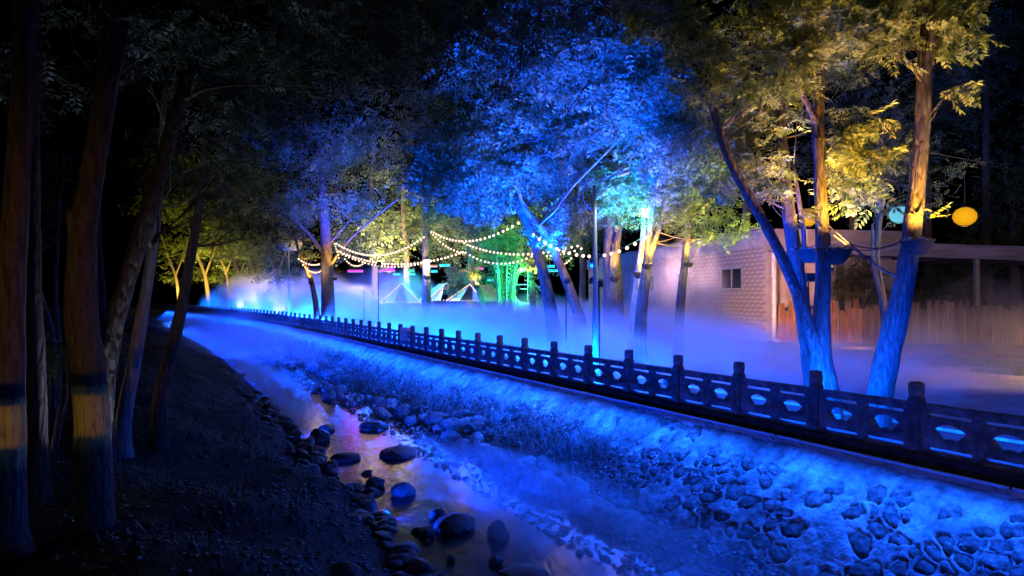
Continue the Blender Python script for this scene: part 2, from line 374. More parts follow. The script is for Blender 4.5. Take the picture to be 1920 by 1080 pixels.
WS = GS + .05 * np.sin(GT * 9 + GS * 3) + .03 * np.sin(GS * 17 + 2) + .02 * np.sin(GT * 31 + GS * 11); WT = GT + .04 * np.sin(GS * 8 - GT * 4) + .02 * np.sin(GS * 23) + .015 * np.sin(GS * 37 + GT * 29)
d1 = np.full(GS.shape, 9.0); d2 = np.full(GS.shape, 9.0); idx = np.zeros(GS.shape, int)
for k, (a, b, w, r) in enumerate(pts):
    i0 = max(0, int((a - SA - .8) / (SB - SA) * ns)); i1 = min(ns, int((a - SA + .8) / (SB - SA) * ns) + 1)
    if i1 <= i0: continue
    sub = slice(i0, i1); dd = np.hypot(WS[sub] - a, (WT[sub] - b) * 1.1) - .17 * w
    A = d1[sub]; Bq = d2[sub]; I = idx[sub]
    nearer = dd < A
    Bq[:] = np.where(nearer, A, np.minimum(Bq, dd)); I[:] = np.where(nearer, k, I); A[:] = np.where(nearer, dd, A)
edge = d2 - d1
show = np.array([1.0 if r_ + .9 * mnoise.noise(Vector((a_ * .55, b_ * .9, 7))) > (.95 - .75 * min(1, max(0, (b_ - .2) / 1.0))) else 0.0 for (a_, b_, w_, r_) in pts])
pocket = np.clip((edge - .035) / .04, 0, 1) * show[idx]
H = -.06 * pocket
for a_ in range(ns):
    for b_ in range(nt):
        v = Vector((gs[a_] * 3, gt[b_] * 3, 0)); H[a_, b_] += .05 * mnoise.noise(v * .6) + .022 * mnoise.noise(v * 2.3) + .012 * mnoise.noise(v * 6)
V = []; 
for a_ in range(ns):
    for b_ in range(nt): V.append(wall_pt(gs[a_], gt[b_], H[a_, b_]))
ii, jj = np.meshgrid(np.arange(ns - 1), np.arange(nt - 1), indexing='ij'); base = (ii * nt + jj).ravel()
Fc = np.stack([base, base + 1, base + nt + 1, base + nt], 1)
wallo = link('embankment_wall', np_mesh('embankment_wall', V, Fc, True), M['mortar']); wallo['kind'] = 'structure'
def stone_mesh(outline, dome):
    c = Vector((0, 0, dome)); m = MB(); n = len(outline)
    o0 = [m.bm.verts.new((x, y, -.09)) for x, y in outline]; o1 = [m.bm.verts.new((x * .93, y * .93, -.035 + random.uniform(-.01, .015))) for x, y in outline]
    o2 = [m.bm.verts.new((x * .55, y * .55, dome * .5 + random.uniform(-.012, .012))) for x, y in outline]
    for A, Bq in ((o0, o1), (o1, o2)):
        for k in range(n): f = m.bm.faces.new((A[k], A[(k + 1) % n], Bq[(k + 1) % n], Bq[k])); f.smooth = True
    f = m.bm.faces.new(o2); return m.mesh('stone')
cand = [k for k in range(len(pts)) if show[k] and .1 < pts[k][1] < SL - .02]
cand.sort(key=lambda k: abs(pts[k][0] - (-5)))
rest = []
for q_, k in enumerate(cand):
    a, b, w, r_ = pts[k]
    sel = (idx == k) & (edge > .045)
    if sel.sum() < 6: continue
    xs = GS[sel] - a; ys = GT[sel] - b; ang = np.arctan2(ys, xs); rad = np.hypot(xs, ys); out = []
    for t in range(9):
        th = -math.pi + (t + .5) * 2 * math.pi / 9; mk = np.abs(np.angle(np.exp(1j * (ang - th)))) < .45
        rr = float(rad[mk].max()) if mk.any() else .06
        out.append((rr * math.cos(th), rr * math.sin(th)))
    me = stone_mesh(out, RS.uniform(-.045, .03))
    o0 = wall_pt(a, b); ex = (wall_pt(a + .1, b) - o0).normalized(); ey = (wall_pt(a, b + .1) - o0).normalized(); ez = (wall_pt(a, b, .1) - o0).normalized()
    mt = Matrix((ex, ey, ez)).transposed().to_4x4(); mt.translation = o0
    if q_ < 290:
        st = link('stone', me, M['cobble'], wallo); st.matrix_local = mt
    else: rest.append((me, mt))
if rest:
    b_ = bmesh.new()
    for me, mt in rest:
        me.transform(mt); b_.from_mesh(me)
    me = bpy.data.meshes.new('stone'); b_.to_mesh(me); b_.free(); so = link('stones', me, M['cobble'], wallo); so['kind'] = 'stuff'
# farther stretch of the wall
V = []; n = 420; mm = 26; Fc = []
for i in range(n + 1):
    s = SB + (185 - SB) * (i / n) ** 1.7
    for j in range(mm):
        t = (SL + .1) * j / (mm - 1); c = Vector((s * 2.2, t * 2.6, 5)); V.append(wall_pt(s, t, .05 * mnoise.noise(c) + .02 * mnoise.noise(c * 3)))
for i in range(n):
    for j in range(mm - 1):
        a = i * mm + j; Fc.append((a, a + 1, a + mm + 1, a + mm))
o = link('embankment_wall', np_mesh('embankment_wall_far', V, Fc, True), M['mortar']); o['kind'] = 'structure'
V = []; Fc = []
for i in range(11):
    s = -16 + 7 * i / 10
    for j in range(8): V.append(wall_pt(s, (SL + .1) * j / 7, 0))
for i in range(10):
    for j in range(7): a = i * 8 + j; Fc.append((a, a + 1, a + 9, a + 8))
o = link('embankment_wall', np_mesh('embankment_wall_near', V, Fc, True), M['mortar']); o['kind'] = 'structure'

# ------------------------------------------------------------------ balustrade
def panel_mesh():
    cu = bpy.data.curves.new('panel', 'CURVE'); cu.dimensions = '2D'; cu.fill_mode = 'BOTH'; cu.extrude = .045; cu.bevel_depth = .006; cu.bevel_resolution = 0
    W = SP - .2
    def poly(pts):
        sp = cu.splines.new('POLY'); sp.points.add(len(pts) - 1); sp.use_cyclic_u = True
        for k, (x, y) in enumerate(pts): sp.points[k].co = (x, y, 0, 1)
    poly([(-W / 2, 0), (W / 2, 0), (W / 2, .72), (-W / 2, .72)])
    for sx in (-1, 1):
        cx = sx * W / 4
        for z0, z1 in ((.055, .125), (.565, .635)):
            x0, x1 = cx - .33, cx + .33; r = .02
            poly([(x0 + r, z0), (x1 - r, z0), (x1, z0 + r), (x1, z1 - r), (x1 - r, z1), (x0 + r, z1), (x0, z1 - r), (x0, z0 + r)])
        fy = .135; ro, ri = .36, .14; a0, a1 = R(46), R(134)
        pts = [(cx + ro * math.cos(a0 + (a1 - a0) * k / 10), fy + ro * math.sin(a0 + (a1 - a0) * k / 10)) for k in range(11)]
        pts += [(cx + ri * math.cos(a1 - (a1 - a0) * k / 6), fy + ri * math.sin(a1 - (a1 - a0) * k / 6)) for k in range(7)]
        poly(pts)
    ob = bpy.data.objects.new('tmp', cu); COL.objects.link(ob)
    dg = bpy.context.evaluated_depsgraph_get(); me = bpy.data.meshes.new_from_object(ob.evaluated_get(dg)); bpy.data.objects.remove(ob)
    me.transform(Matrix.Rotation(R(90), 4, 'X')); me.name = 'panel'
    b = bmesh.new(); b.from_mesh(me)
    bmesh.ops.create_cube(b, size=1, matrix=Matrix.Translation((0, 0, .725)) @ Matrix.Diagonal((W, .15, .05, 1)))
    bmesh.ops.create_cube(b, size=1, matrix=Matrix.Translation((0, 0, .02)) @ Matrix.Diagonal((W, .135, .06, 1)))
    b.to_mesh(me); b.free(); me.materials.clear(); me.materials.append(M['stone_rail']); return me
def post_mesh():
    m = MB()
    m.box((0, 0, .445), (.19, .19, .89), bevel=.012)
    m.box((0, 0, .90), (.15, .15, .05))
    m.lathe([(.075, .91), (.085, .925), (.108, .94), (.112, .97), (.106, .985), (.113, .995), (.113, 1.04), (.107, 1.05), (.112, 1.06), (.11, 1.11), (.1, 1.135), (.08, 1.15), (.02, 1.153)], n=12)
    me = m.mesh('post'); me.materials.append(M['stone_rail'])
    return me
pm, qm = panel_mesh(), post_mesh()
rail = empty('stone_balustrade', P3(0, 0, 0), 'long carved stone balustrade with fan shaped openings running along the top of the river wall', 'balustrade')
inv = Matrix.Translation(-rail.location)
NP = 92
for i in range(-3, NP):
    s = i * SP; c = path(s); hd = heading(s)
    o = link('post', qm, None, rail); o.location = Vector((c.x, c.y, .1 - .0)) - rail.location; o.rotation_euler = (0, 0, hd)
    s2 = s + SP / 2; c = path(s2)
    o = link('panel', pm, None, rail); o.location = Vector((c.x, c.y, .102)) - rail.location; o.rotation_euler = (0, 0, heading(s2))
for o in rail.children:
    if o.name.startswith('post'): o.scale = (1, 1, .93)

# ------------------------------------------------------------------ foliage tools
def unit(v): return v / np.maximum(np.linalg.norm(v, axis=1, keepdims=True), 1e-9)
def leaves_np(C, size, k=5, ratio=.34, updir=.5, wid=.42):
    """pinnate leaves: C (n,3) bases, size (n,) rachis length, 2k+1 leaflets each"""
    n = len(C); az = RS.uniform(0, 2 * np.pi, n); el = RS.normal(-.25, .45, n)
    D = np.stack([np.cos(az) * np.cos(el), np.sin(az) * np.cos(el), np.sin(el)], 1)
    U = np.array([0, 0, 1.0]) + RS.normal(0, updir, (n, 3)); U = unit(U - D * (U * D).sum(1, keepdims=True)); S = np.cross(D, U)
    vs = []
    def leaflet(base, dr, ln):
        side = unit(np.cross(dr, U)); w = ln * wid
        a = base; b = base + dr * (ln * .5)[:, None] + side * (w * .5)[:, None]; c = base + dr * ln[:, None] - U * (ln * .12)[:, None]; d = base + dr * (ln * .5)[:, None] - side * (w * .5)[:, None]
        vs.append(np.stack([a, b, c, d], 1))
    for j in range(k):
        f = .22 + .72 * j / max(1, k - 1) if k > 1 else .5
        base = C + D * (size * f)[:, None] - U * (size * .18 * f * f)[:, None]
        ln = size * ratio * (1 - .35 * abs(f - .5))
        for sg in (-1, 1):
            dr = unit(S * sg + D * .55 - U * RS.uniform(0, .5, (n, 1))); leaflet(base, dr, ln)
    leaflet(C + D * (size * .95)[:, None] - U * (size * .17)[:, None], D, size * ratio)
    V = np.concatenate(vs, 0).reshape(-1, 3); Fc = np.arange(len(V)).reshape(-1, 4)
    return V, Fc
def clumps(c, r, n_cl, n_leaf, spread=.28, shell=.55):
    c = np.array(c); r = np.array(r)
    d = unit(RS.normal(0, 1, (n_cl, 3))); rad = shell + (1 - shell) * RS.rand(n_cl, 1) ** .7
    rad = np.where(RS.rand(n_cl, 1) < .25, rad * RS.rand(n_cl, 1), rad)
    cc = c + d * rad * r
    out = np.repeat(cc, n_leaf, 0) + RS.normal(0, 1, (n_cl * n_leaf, 3)) * (r.mean() * spread) * np.array([1, 1, .55])
    return cc, out
def blob_leaves(blobs, leaf, k):
    """blobs: (px,py,Y,rx_px,ry_px,rdepth_m,n_clumps,n_leaves)"""
    allc = []; cs = []
    for (px, py, Y, rx, ry, rd, nc, nl) in blobs:
        c = P(px, py, Y); cc, out = clumps(c, (PX(rx, Y), rd, PX(ry, Y)), nc, nl, .16 if nc > 30 else .24); allc.append(out); cs.append(cc)
    C = np.concatenate(allc); 
    return C, np.concatenate(cs)
def crown_mesh(blobs, leaf, k, ratio=.34):
    C, cc = blob_leaves(blobs, leaf, k)
    V, Fc = leaves_np(C, leaf * RS.uniform(.6, 1.25, len(C)), k, ratio)
    return V, Fc, cc
def tree(name, label, limbs, blobs, mat, leafm, leaf=.25, k=4, n=12, group=None, twigs=True, cat='tree', ratio=.34, grow=True):
    """limbs: list of polylines [(px,py,Y,width_px)...]; the first is the trunk and runs to the ground"""
    root = None
    tr = limbs[0]; b = P(*tr[0][:3]); s, p = to_sp(b.x, b.y)
    gz = ground_z(b.x, b.y) if p < 0 else bank_z(p)
    rp = Vector((b.x, b.y, gz - .1)); root = empty(name, rp, label, cat, group)
    def dense(pl, first):
        pts = [P(*q[:3]) for q in pl]; rad = [PX(q[3], q[2]) / 2 for q in pl]
        if first and grow and pts[0].z > gz:
            d = pts[0] - pts[1]; low = pts[0].copy(); low.z = gz - .1; low.x += d.x * .0; pts = [low] + pts; rad = [rad[0] * 1.35] + rad
        out = []; rr = []
        for i in range(len(pts) - 1):
            p0 = pts[max(i - 1, 0)]; p1 = pts[i]; p2 = pts[i + 1]; p3 = pts[min(i + 2, len(pts) - 1)]
            L_ = (p2 - p1).length; st = max(2, min(26, int(L_ / (.14 if n >= 16 else .5))))
            for t in range(st):
                u = t / st
                v = .5 * ((2 * p1) + (p2 - p0) * u + (2 * p0 - 5 * p1 + 4 * p2 - p3) * u * u + (3 * p1 - p0 - 3 * p2 + p3) * u ** 3)
                out.append(v - rp); rr.append((rad[i] * (1 - u) + rad[i + 1] * u) * (.84 if n >= 18 else .95))
        out.append(pts[-1] - rp); rr.append(rad[-1] * .84); return out, rr
    allp = []
    for i, pl in enumerate(limbs):
        o_, r_ = dense(pl, i == 0)
        m = MB(); m.tube(o_, r_, n=(n if i == 0 else max(6, n * 2 // 3)), wob=.14, wf=2.2)
        ob = m.build('trunk' if i == 0 else 'limb', mat, root); allp += [(a, b_) for a, b_ in zip(o_, r_)]
    if blobs:
        V, Fc, cc = crown_mesh(blobs, leaf, k, ratio); V = V - np.array(rp)
        crn = link('crown', np_mesh('crown', V, Fc), leafm, root)
        if twigs:
            A = np.array([a for a, _ in allp]); m = MB(); sel = cc[RS.permutation(len(cc))[:(26 if n >= 16 else 12)]]
            for c in sel:
                c = Vector(c) - rp; dist = np.linalg.norm(A - np.array(c + Vector((0, 0, -.8))), axis=1); j = int(dist.argmin()); a = Vector(A[j])
                L_ = (c - a).length
                if L_ < .2 or L_ > 9: continue
                mid = a.lerp(c, .5) + Vector((RS.normal(0, .06), RS.normal(0, .06), -.08)) * L_
                r0 = min(allp[j][1] * .4, .008 + L_ * .006); m.tube([a, a.lerp(mid, .5) + Vector((0, 0, -.02 * L_)), mid, mid.lerp(c, .6), c], [r0, r0 * .85, r0 * .65, r0 * .4, r0 * .2], n=5)
            m.build('branches', mat, root)['kind'] = 'stuff'
    return root

# ------------------------------------------------------------------ the pair of large blue-lit trees by the railing
Y1 = 13.3
tree('broadleaf_tree', 'forked tree right behind the railing, blue below, amber above its bowl lamp', 
     [[(1556, 830, Y1, 72), (1550, 740, Y1, 56), (1541, 680, Y1, 45), (1541, 600, Y1, 36), (1543, 540, Y1, 33), (1544, 470, Y1, 32), (1541, 400, Y1, 27), (1537, 320, Y1, 26), (1534, 200, Y1, 26), (1545, 100, Y1 - .2, 22), (1553, -80, Y1 - .5, 20), (1565, -260, Y1 - 1, 16)],
      [(1543, 690, Y1, 34), (1522, 625, Y1 - .05, 27), (1497, 555, Y1 - .15, 25), (1460, 470, Y1 - .3, 24), (1414, 385, Y1 - .5, 22), (1368, 300, Y1 - .7, 20), (1330, 180, Y1 - .9, 18), (1295, 60, Y1 - 1.1, 16), (1270, -60, Y1 - 1.4, 13)],
      [(1538, 250, Y1, 14), (1500, 170, Y1 - .2, 10), (1440, 80, Y1 - .5, 8), (1400, -20, Y1 - .8, 6)],
      [(1545, 120, Y1, 13), (1600, 40, Y1 + .4, 9), (1650, -60, Y1 + .6, 7)]],
     [(1350, 60, 12.0, 95, 80, .9, 15, 14), (1470, 60, 12.3, 90, 90, 1.0, 14, 14), (1420, 150, 12.0, 110, 50, .7, 10, 12), (1605, 320, 13.9, 52, 80, .7, 13, 12), (1590, 60, 12.8, 90, 70, 1.0, 16, 13), (1600, 260, 13.2, 50, 50, .6, 8, 12), (1500, 100, 11.6, 80, 60, .5, 10, 10), (1250, 10, 12.0, 70, 40, .8, 10, 12)],
     M['bark'], M['leaf_near'], leaf=.36, k=5, n=24, ratio=.4)
Y2 = 12.8
tree('broadleaf_tree', 'tall leaning tree right of the forked one, purple brown above its bowl lamp',
     [[(1638, 830, Y2, 70), (1648, 745, Y2, 55), (1662, 680, Y2, 52), (1680, 600, Y2, 48), (1694, 540, Y2, 45), (1704, 480, Y2, 40), (1713, 410, Y2, 37), (1722, 320, Y2, 34), (1730, 220, Y2, 32), (1735, 100, Y2, 30), (1743, 0, Y2, 27), (1755, -160, Y2 - .3, 23)],
      [(1748, -20, Y2, 16), (1790, -60, Y2 - .2, 10), (1820, -90, Y2 - .2, 8)],
      [(1738, 222, Y2, 5), (1760, 195, Y2 - .2, 3), (1790, 165, Y2 - .3, 2), (1812, 155, Y2 - .3, 1.5)],
      [(1718, 398, Y2 - .15, 6), (1738, 392, Y2 - .3, 4), (1748, 398, Y2 - .3, 2)]],
     [(1780, 40, 12.8, 50, 50, .7, 14, 13), (1660, 30, 12.6, 60, 50, .8, 10, 12), (1690, -20, 12.6, 90, 40, .8, 10, 12), (1515, 400, 12.4, 16, 16, .15, 2, 5), (1795, 165, 12.5, 24, 10, .15, 3, 3), (1736, 412, 12.5, 5, 5, .05, 1, 3), (1650, 290, 13.6, 45, 60, .6, 7, 11)],
     M['bark'], M['leaf_near'], leaf=.36, k=5, n=24, ratio=.4)
Y3 = 15.4
tree('broadleaf_tree', 'blue-lit tree standing close behind the forked tree, its amber bowl lamp half hidden',
     [[(1530, 800, Y3, 46), (1520, 680, Y3, 38), (1505, 580, Y3, 34), (1490, 480, Y3, 32), (1477, 380, Y3, 27), (1466, 260, Y3, 24), (1458, 140, Y3, 21), (1450, 0, Y3, 17)],
      [(1498, 530, Y3, 13), (1508, 450, Y3 - .1, 11), (1500, 390, Y3 - .2, 10), (1488, 310, Y3 - .3, 8)]],
     [(1400, 230, 15, 90, 60, 1.2, 16, 14), (1440, 330, 15, 60, 50, 1, 12, 14), (1520, 140, 16, 90, 80, 1.2, 14, 12), (1370, 330, 15.5, 50, 40, .8, 8, 14)],
     M['bark'], M['leaf_near'], leaf=.32, k=5, n=18, ratio=.38)
tree('broadleaf_tree', 'thin forked young tree behind the cable between the two big trunks',
     [[(1662, 640, 21, 16), (1655, 560, 21, 14), (1643, 480, 21, 12), (1650, 400, 21, 11), (1655, 300, 21, 8), (1650, 220, 21, 6)], [(1655, 570, 21, 9), (1638, 500, 20.8, 8), (1636, 420, 20.8, 5)]],
     [(1650, 260, 21, 90, 70, 2, 22, 14), (1640, 380, 21, 70, 50, 1.6, 12, 12), (1690, 160, 21, 90, 70, 2, 14, 12), (1740, 340, 22, 60, 60, 1.5, 12, 10)], M['bark'], M['leaf'], leaf=.3, k=4, n=10)

# ------------------------------------------------------------------ trees in the middle distance
ML = dict(mat=M['bark'], leafm=M['leaf'])
tree('broadleaf_tree', 'thick dark trunk right of the street lamp with a glowing bowl lamp',
     [[(1150, 640, 27, 44), (1150, 560, 27, 40), (1148, 480, 27, 34), (1150, 400, 27, 28), (1165, 300, 27, 22), (1180, 200, 27, 16)], [(1158, 545, 27, 22), (1150, 500, 26.7, 20), (1160, 440, 26.5, 12), (1165, 380, 26.5, 9)]],
     [(1160, 370, 24.5, 55, 50, 1.5, 26, 22), (1120, 270, 26, 110, 60, 2.5, 60, 26), (1210, 340, 24, 60, 45, 1.4, 22, 22), (1180, 230, 26, 90, 60, 2, 20, 22)], leaf=.34, k=4, n=14, **ML)
tree('broadleaf_tree', 'pale stemmed tree with an amber bowl lamp left of the small window',
     [[(1188, 660, 24, 22), (1192, 560, 24, 18), (1200, 500, 24, 16), (1208, 430, 24, 13), (1212, 330, 24, 11), (1220, 240, 24, 8)]],
     [(1240, 330, 23, 45, 30, 1.2, 16, 22), (1250, 390, 23, 60, 35, 1.4, 24, 22), (1290, 200, 25, 100, 90, 2.5, 40, 26)], mat=M['bark_pale'], leafm=M['leaf'], leaf=.34, k=4, n=12)
tree('broadleaf_tree', 'forked tree with round bowl lamp beside the small window',
     [[(1196, 680, 22.5, 26), (1203, 580, 22.5, 22), (1211, 510, 22.5, 20), (1218, 455, 22.5, 17), (1222, 400, 22.5, 13), (1240, 300, 22.5, 10)], [(1213, 500, 22.5, 14), (1226, 455, 22.3, 11), (1240, 420, 22.2, 8)]],
     [(1300, 370, 22, 70, 55, 1.4, 30, 22), (1230, 290, 23, 60, 50, 1.6, 18, 20), (1350, 420, 22, 60, 30, 1.2, 16, 16)], mat=M['bark'], leafm=M['leaf'], leaf=.32, k=4, n=12)
tree('broadleaf_tree', 'slim tree in the fog before the tiled wall with a small bowl lamp',
     [[(1272, 660, 25, 22), (1276, 570, 25, 18), (1283, 500, 25, 15), (1290, 430, 25, 13), (1300, 330, 25, 10), (1310, 230, 25, 7)], [(1289, 455, 25, 5), (1310, 448, 24.8, 3), (1335, 446, 24.6, 2)]],
     [(1350, 330, 24, 60, 70, 1.6, 26, 22), (1300, 290, 24, 50, 50, 1.4, 14, 20), (1330, 445, 24.5, 22, 10, .4, 4, 8), (1380, 240, 26, 80, 80, 2, 22, 18)], mat=M['bark'], leafm=M['leaf'], leaf=.32, k=4, n=12)
tree('broadleaf_tree', 'slanting dark tree that carries the upper end of the longest bulb string',
     [[(1040, 640, 29, 30), (1032, 580, 29, 26), (1018, 510, 29, 21), (1000, 450, 29, 17), (976, 395, 29, 15), (945, 345, 29, 12), (905, 290, 29, 9), (860, 235, 29, 6)], [(976, 395, 29, 8), (1030, 350, 28.5, 6), (1100, 320, 28, 5), (1200, 285, 28, 3)]],
     [(860, 290, 28, 80, 60, 3, 90, 30), (930, 120, 26, 100, 50, 2.5, 40, 28), (800, 330, 29, 40, 50, 2, 26, 28), (960, 250, 28, 90, 60, 3, 90, 30), (900, 360, 28, 70, 50, 2.5, 50, 30), (1010, 330, 28, 90, 45, 2.5, 80, 28), (1060, 230, 27, 80, 50, 2.5, 70, 28), (850, 200, 29, 70, 40, 2.5, 26, 26)], leaf=.42, k=3, n=12, **ML)
tree('broadleaf_tree', 'second slanting dark tree crossing the bulb strings left of the street lamp',
     [[(1092, 620, 27, 24), (1075, 560, 27, 20), (1052, 500, 27, 18), (1025, 445, 27, 15), (995, 405, 27, 12), (978, 380, 27, 10), (960, 300, 27, 8), (955, 220, 27, 6)]],
     [(1140, 20, 22, 130, 50, 2.4, 70, 28), (1000, 40, 24, 90, 40, 2, 40, 28), (1090, 130, 24, 110, 70, 2.4, 90, 28), (1180, 90, 22, 90, 80, 2.4, 80, 26), (1250, 190, 22, 70, 70, 2, 50, 26), (1290, 280, 21, 70, 50, 1.8, 46, 26), (1000, 130, 26, 90, 50, 2.4, 26, 26), (1080, 400, 27, 50, 40, 1.6, 26, 24), (1040, 440, 27, 40, 20, 1.2, 10, 20), (1200, 200, 22, 80, 50, 1.8, 30, 24)], leaf=.38, k=3, n=12, **ML)
tree('broadleaf_tree', 'straight dark tree with an amber ring of light where two bulb strings meet',
     [[(800, 620, 46, 20), (800, 540, 46, 17), (799, 440, 46, 15), (802, 340, 46, 12), (810, 220, 46, 9)]],
     [(820, 330, 44, 50, 60, 3, 34, 26), (790, 250, 46, 70, 60, 4, 30, 26), (835, 400, 45, 50, 20, 2, 14, 22), (770, 170, 46, 80, 50, 4, 20, 24)], leaf=.6, k=3, n=10, **ML)
tree('broadleaf_tree', 'large blue trunk rising out of the fog at the left end of the bulb strings',
     [[(616, 620, 50, 30), (614, 540, 50, 26), (612, 460, 50, 22), (606, 380, 50, 18), (603, 300, 50, 13), (590, 220, 50, 9)], [(611, 480, 50, 9), (580, 440, 49.5, 7), (545, 405, 49, 5)],
      [(618, 500, 50, 7), (650, 455, 49.5, 5), (700, 410, 49, 4), (750, 370, 48, 3)], [(616, 460, 50, 6), (650, 420, 50, 4), (690, 385, 50, 3)], [(606, 400, 50, 7), (570, 370, 50, 5), (530, 350, 50, 3)]],
     [(600, 300, 49, 80, 70, 5, 44, 26), (560, 390, 49, 50, 40, 3, 24, 24), (660, 380, 49, 50, 40, 3, 24, 24), (540, 260, 52, 80, 60, 5, 26, 24), (680, 270, 50, 70, 60, 4, 26, 24), (650, 200, 52, 80, 50, 5, 16, 24)], leaf=.62, k=3, n=14, **ML)
tree('broadleaf_tree', 'small bent tree with one round lamp left of the large blue trunk',
     [[(596, 620, 52, 15), (592, 570, 52, 12), (584, 530, 52, 10), (572, 495, 52, 8), (558, 465, 52, 6), (553, 430, 52, 4)]],
     [(548, 440, 52, 30, 25, 2, 14, 18), (575, 480, 52, 16, 14, 1.2, 5, 14)], leaf=.55, k=3, n=8, **ML)
tree('broadleaf_tree', 'small leaning tree with amber leaves beside the pink tent',
     [[(912, 600, 44, 13), (902, 560, 44, 11), (890, 520, 44, 9), (880, 480, 44, 8), (878, 440, 44, 6)]],
     [(885, 500, 43.5, 16, 24, 1, 12, 16), (870, 400, 45, 45, 30, 2, 18, 20), (900, 440, 44, 30, 20, 1.5, 10, 18)], leaf=.5, k=3, n=8, **ML)
tree('broadleaf_tree', 'short bright yellow-green tree above the round blue gate ornament',
     [[(1000, 600, 40, 14), (998, 540, 40, 12), (994, 500, 40, 9), (1000, 450, 40, 7)]],
     [(1000, 495, 39, 22, 22, 1, 16, 16), (1010, 440, 40, 45, 40, 2, 30, 22), (1040, 400, 41, 50, 40, 2, 22, 20)], leaf=.45, k=3, n=8, **ML)
# yellow-lit trees far along the path, farthest at the left
far = [(480, 560, 112, 12, 'slanting far tree in blue light left of the second lamp post'), (450, 560, 120, 10, 'bent far tree before the bright yellow thicket'),
       (385, 560, 150, 9, 'low forked far tree just right of the dark leaning stem'), (520, 560, 88, 11, 'far tree right beside the second lamp post'), (330, 560, 180, 7, 'farthest tree seen between two near stems'), (425, 555, 150, 7, 'straight far tree deep in the yellow thicket')]
for k_, (x, y, Y, w, lab) in enumerate(far):
    tree('broadleaf_tree', lab, [[(x + 6, y + 10, Y, w), (x, y - 40, Y, w * .8), (x - 18, y - 90, Y, w * .6), (x - 40, y - 160, Y, w * .4)], [(x, y - 45, Y, w * .5), (x + 20, y - 100, Y, w * .35), (x + 35, y - 150, Y, w * .25)]],
         [(x - 5, y - 95, Y, 46, 32, 6, 26, 22), (x - 30, y - 160, Y, 50, 40, 7, 22, 22), (x + 10, y - 45, Y + 4, 40, 16, 5, 14, 16), (x, y - 230, Y, 60, 50, 8, 18, 22)], leaf=1.0, k=3, n=8, **ML)
# dense dark wood behind the lit garden
for x, Y, w, lab in ((700, 72, 1, 'dark tree of the wood above the tent with no lights'), (880, 70, 1.1, 'broad dark tree behind the green-lit bamboo'), (760, 66, .8, 'narrow dark tree behind the magenta light bars'), (960, 62, .9, 'dark tree above the green-lit leaves'), (1090, 58, 1, 'dark tree far behind the street lamp')):
    tree('broadleaf_tree', lab, [[(x, 590, Y, 14), (x + 3, 500, Y, 12), (x - 4, 400, Y, 9), (x, 280, Y, 6)]],
         [(x - 30, 440, Y, 60 * w, 45, 5, 26, 22), (x + 40, 400, Y, 60 * w, 50, 5, 26, 22), (x, 320, Y, 80 * w, 60, 5, 22, 22)], leaf=.85, k=3, n=8, group=None, **ML)
for x, y, Y, w, lab in ((1850, 120, 42, 1.2, 'dim grey tree filling the top right corner above the canopy roof'), (1900, 400, 40, .9, 'dim tree right of the yellow lantern'), (1740, 230, 44, .9, 'dim drooping tree behind the purple brown trunk'), (1600, 200, 46, 1, 'dark tree behind the thin forked young tree'), (1400, 150, 46, 1.1, 'dark tree rising behind the tiled building')):
    tree('broadleaf_tree', lab, [[(x + 10, 600, Y, 20), (x, 480, Y, 16), (x, y, Y, 10)]],
         [(x, y, Y, 100 * w, 90, 4, 40, 24), (x - 60 * w, y + 70, Y, 60, 60, 3, 22, 22), (x + 50, y - 110, Y, 100, 70, 4, 26, 22)], leaf=.55, k=3, n=8, **ML)
# low hanging ivy over the building edge, hedge under the canopy, bamboo
def shrub(name, label, blobs, leafm, leaf, k=3, cat='shrub', stems=None):
    C, cc = blob_leaves(blobs, leaf, k); V, Fc = leaves_np(C, leaf * RS.uniform(.6, 1.2, len(C)), k)
    b = C.mean(0); rp = Vector((b[0], b[1], ground_z(b[0], b[1]) if to_sp(b[0], b[1])[1] < 0 else bank_z(to_sp(b[0], b[1])[1])))
    rt = empty(name, rp, label, cat); link('leaves', np_mesh('leaves', V - np.array(rp), Fc), leafm, rt)
    m = MB()
    for c in cc[::3]:
        m.tube([Vector((c[0] * .4 + b[0] * .6 - rp.x, c[1] * .4 + b[1] * .6 - rp.y, -.05)), Vector((c[0] - rp.x, c[1] - rp.y, (c[2] - rp.z) * .55)), Vector(c) - rp], [.03, .02, .008], n=5)
    m.build('stems', M['bark'], rt); return rt
shrub('bush', 'dark bush under the canopy roof between the two big trunks', [(1600, 520, 37, 50, 50, 1.2, 40, 26), (1640, 560, 37, 40, 40, 1, 20, 22)], M['leaf_dark'], .4)
shrub('bush', 'dark bush under the canopy roof right of the leaning trunk', [(1780, 530, 37, 60, 45, 1.2, 44, 26), (1730, 560, 37, 40, 40, 1, 18, 22)], M['leaf_dark'], .4)
shrub('bush', 'dark blue drooping bush beside the white tent', [(855, 525, 47, 17, 28, 1, 40, 30), (850, 545, 47, 12, 20, .8, 14, 22)], M['leaf_far'], .4)
bam = empty('bamboo', P(945, 583, 41), 'clump of green-lit bamboo between the pink tent and the round gate ornament', 'bamboo')
for k in range(20):
    a = RS.uniform(-1, 1); m = MB(); x0 = a * .5; x1 = a * 1.5 + RS.normal(0, .2); y0 = RS.uniform(-.5, .5); h = RS.uniform(4, 6)
    m.tube([(x0, y0, -.4), (x0 * .7 + x1 * .3, y0, h * .4), (x1 * .7 + x0 * .3, y0, h * .75), (x1 * 1.1, y0, h)], [.05, .045, .035, .02], n=6); m.build('cane', M['leaf_far'] if k % 2 else M['bark_pale'], bam)
C, cc = blob_leaves([(945, 465, 41, 44, 34, 1.3, 60, 26), (935, 520, 41, 25, 40, 1, 20, 14)], .4, 2); V, Fc = leaves_np(C, .38 * RS.uniform(.6, 1.2, len(C)), 3, .45, wid=.2)
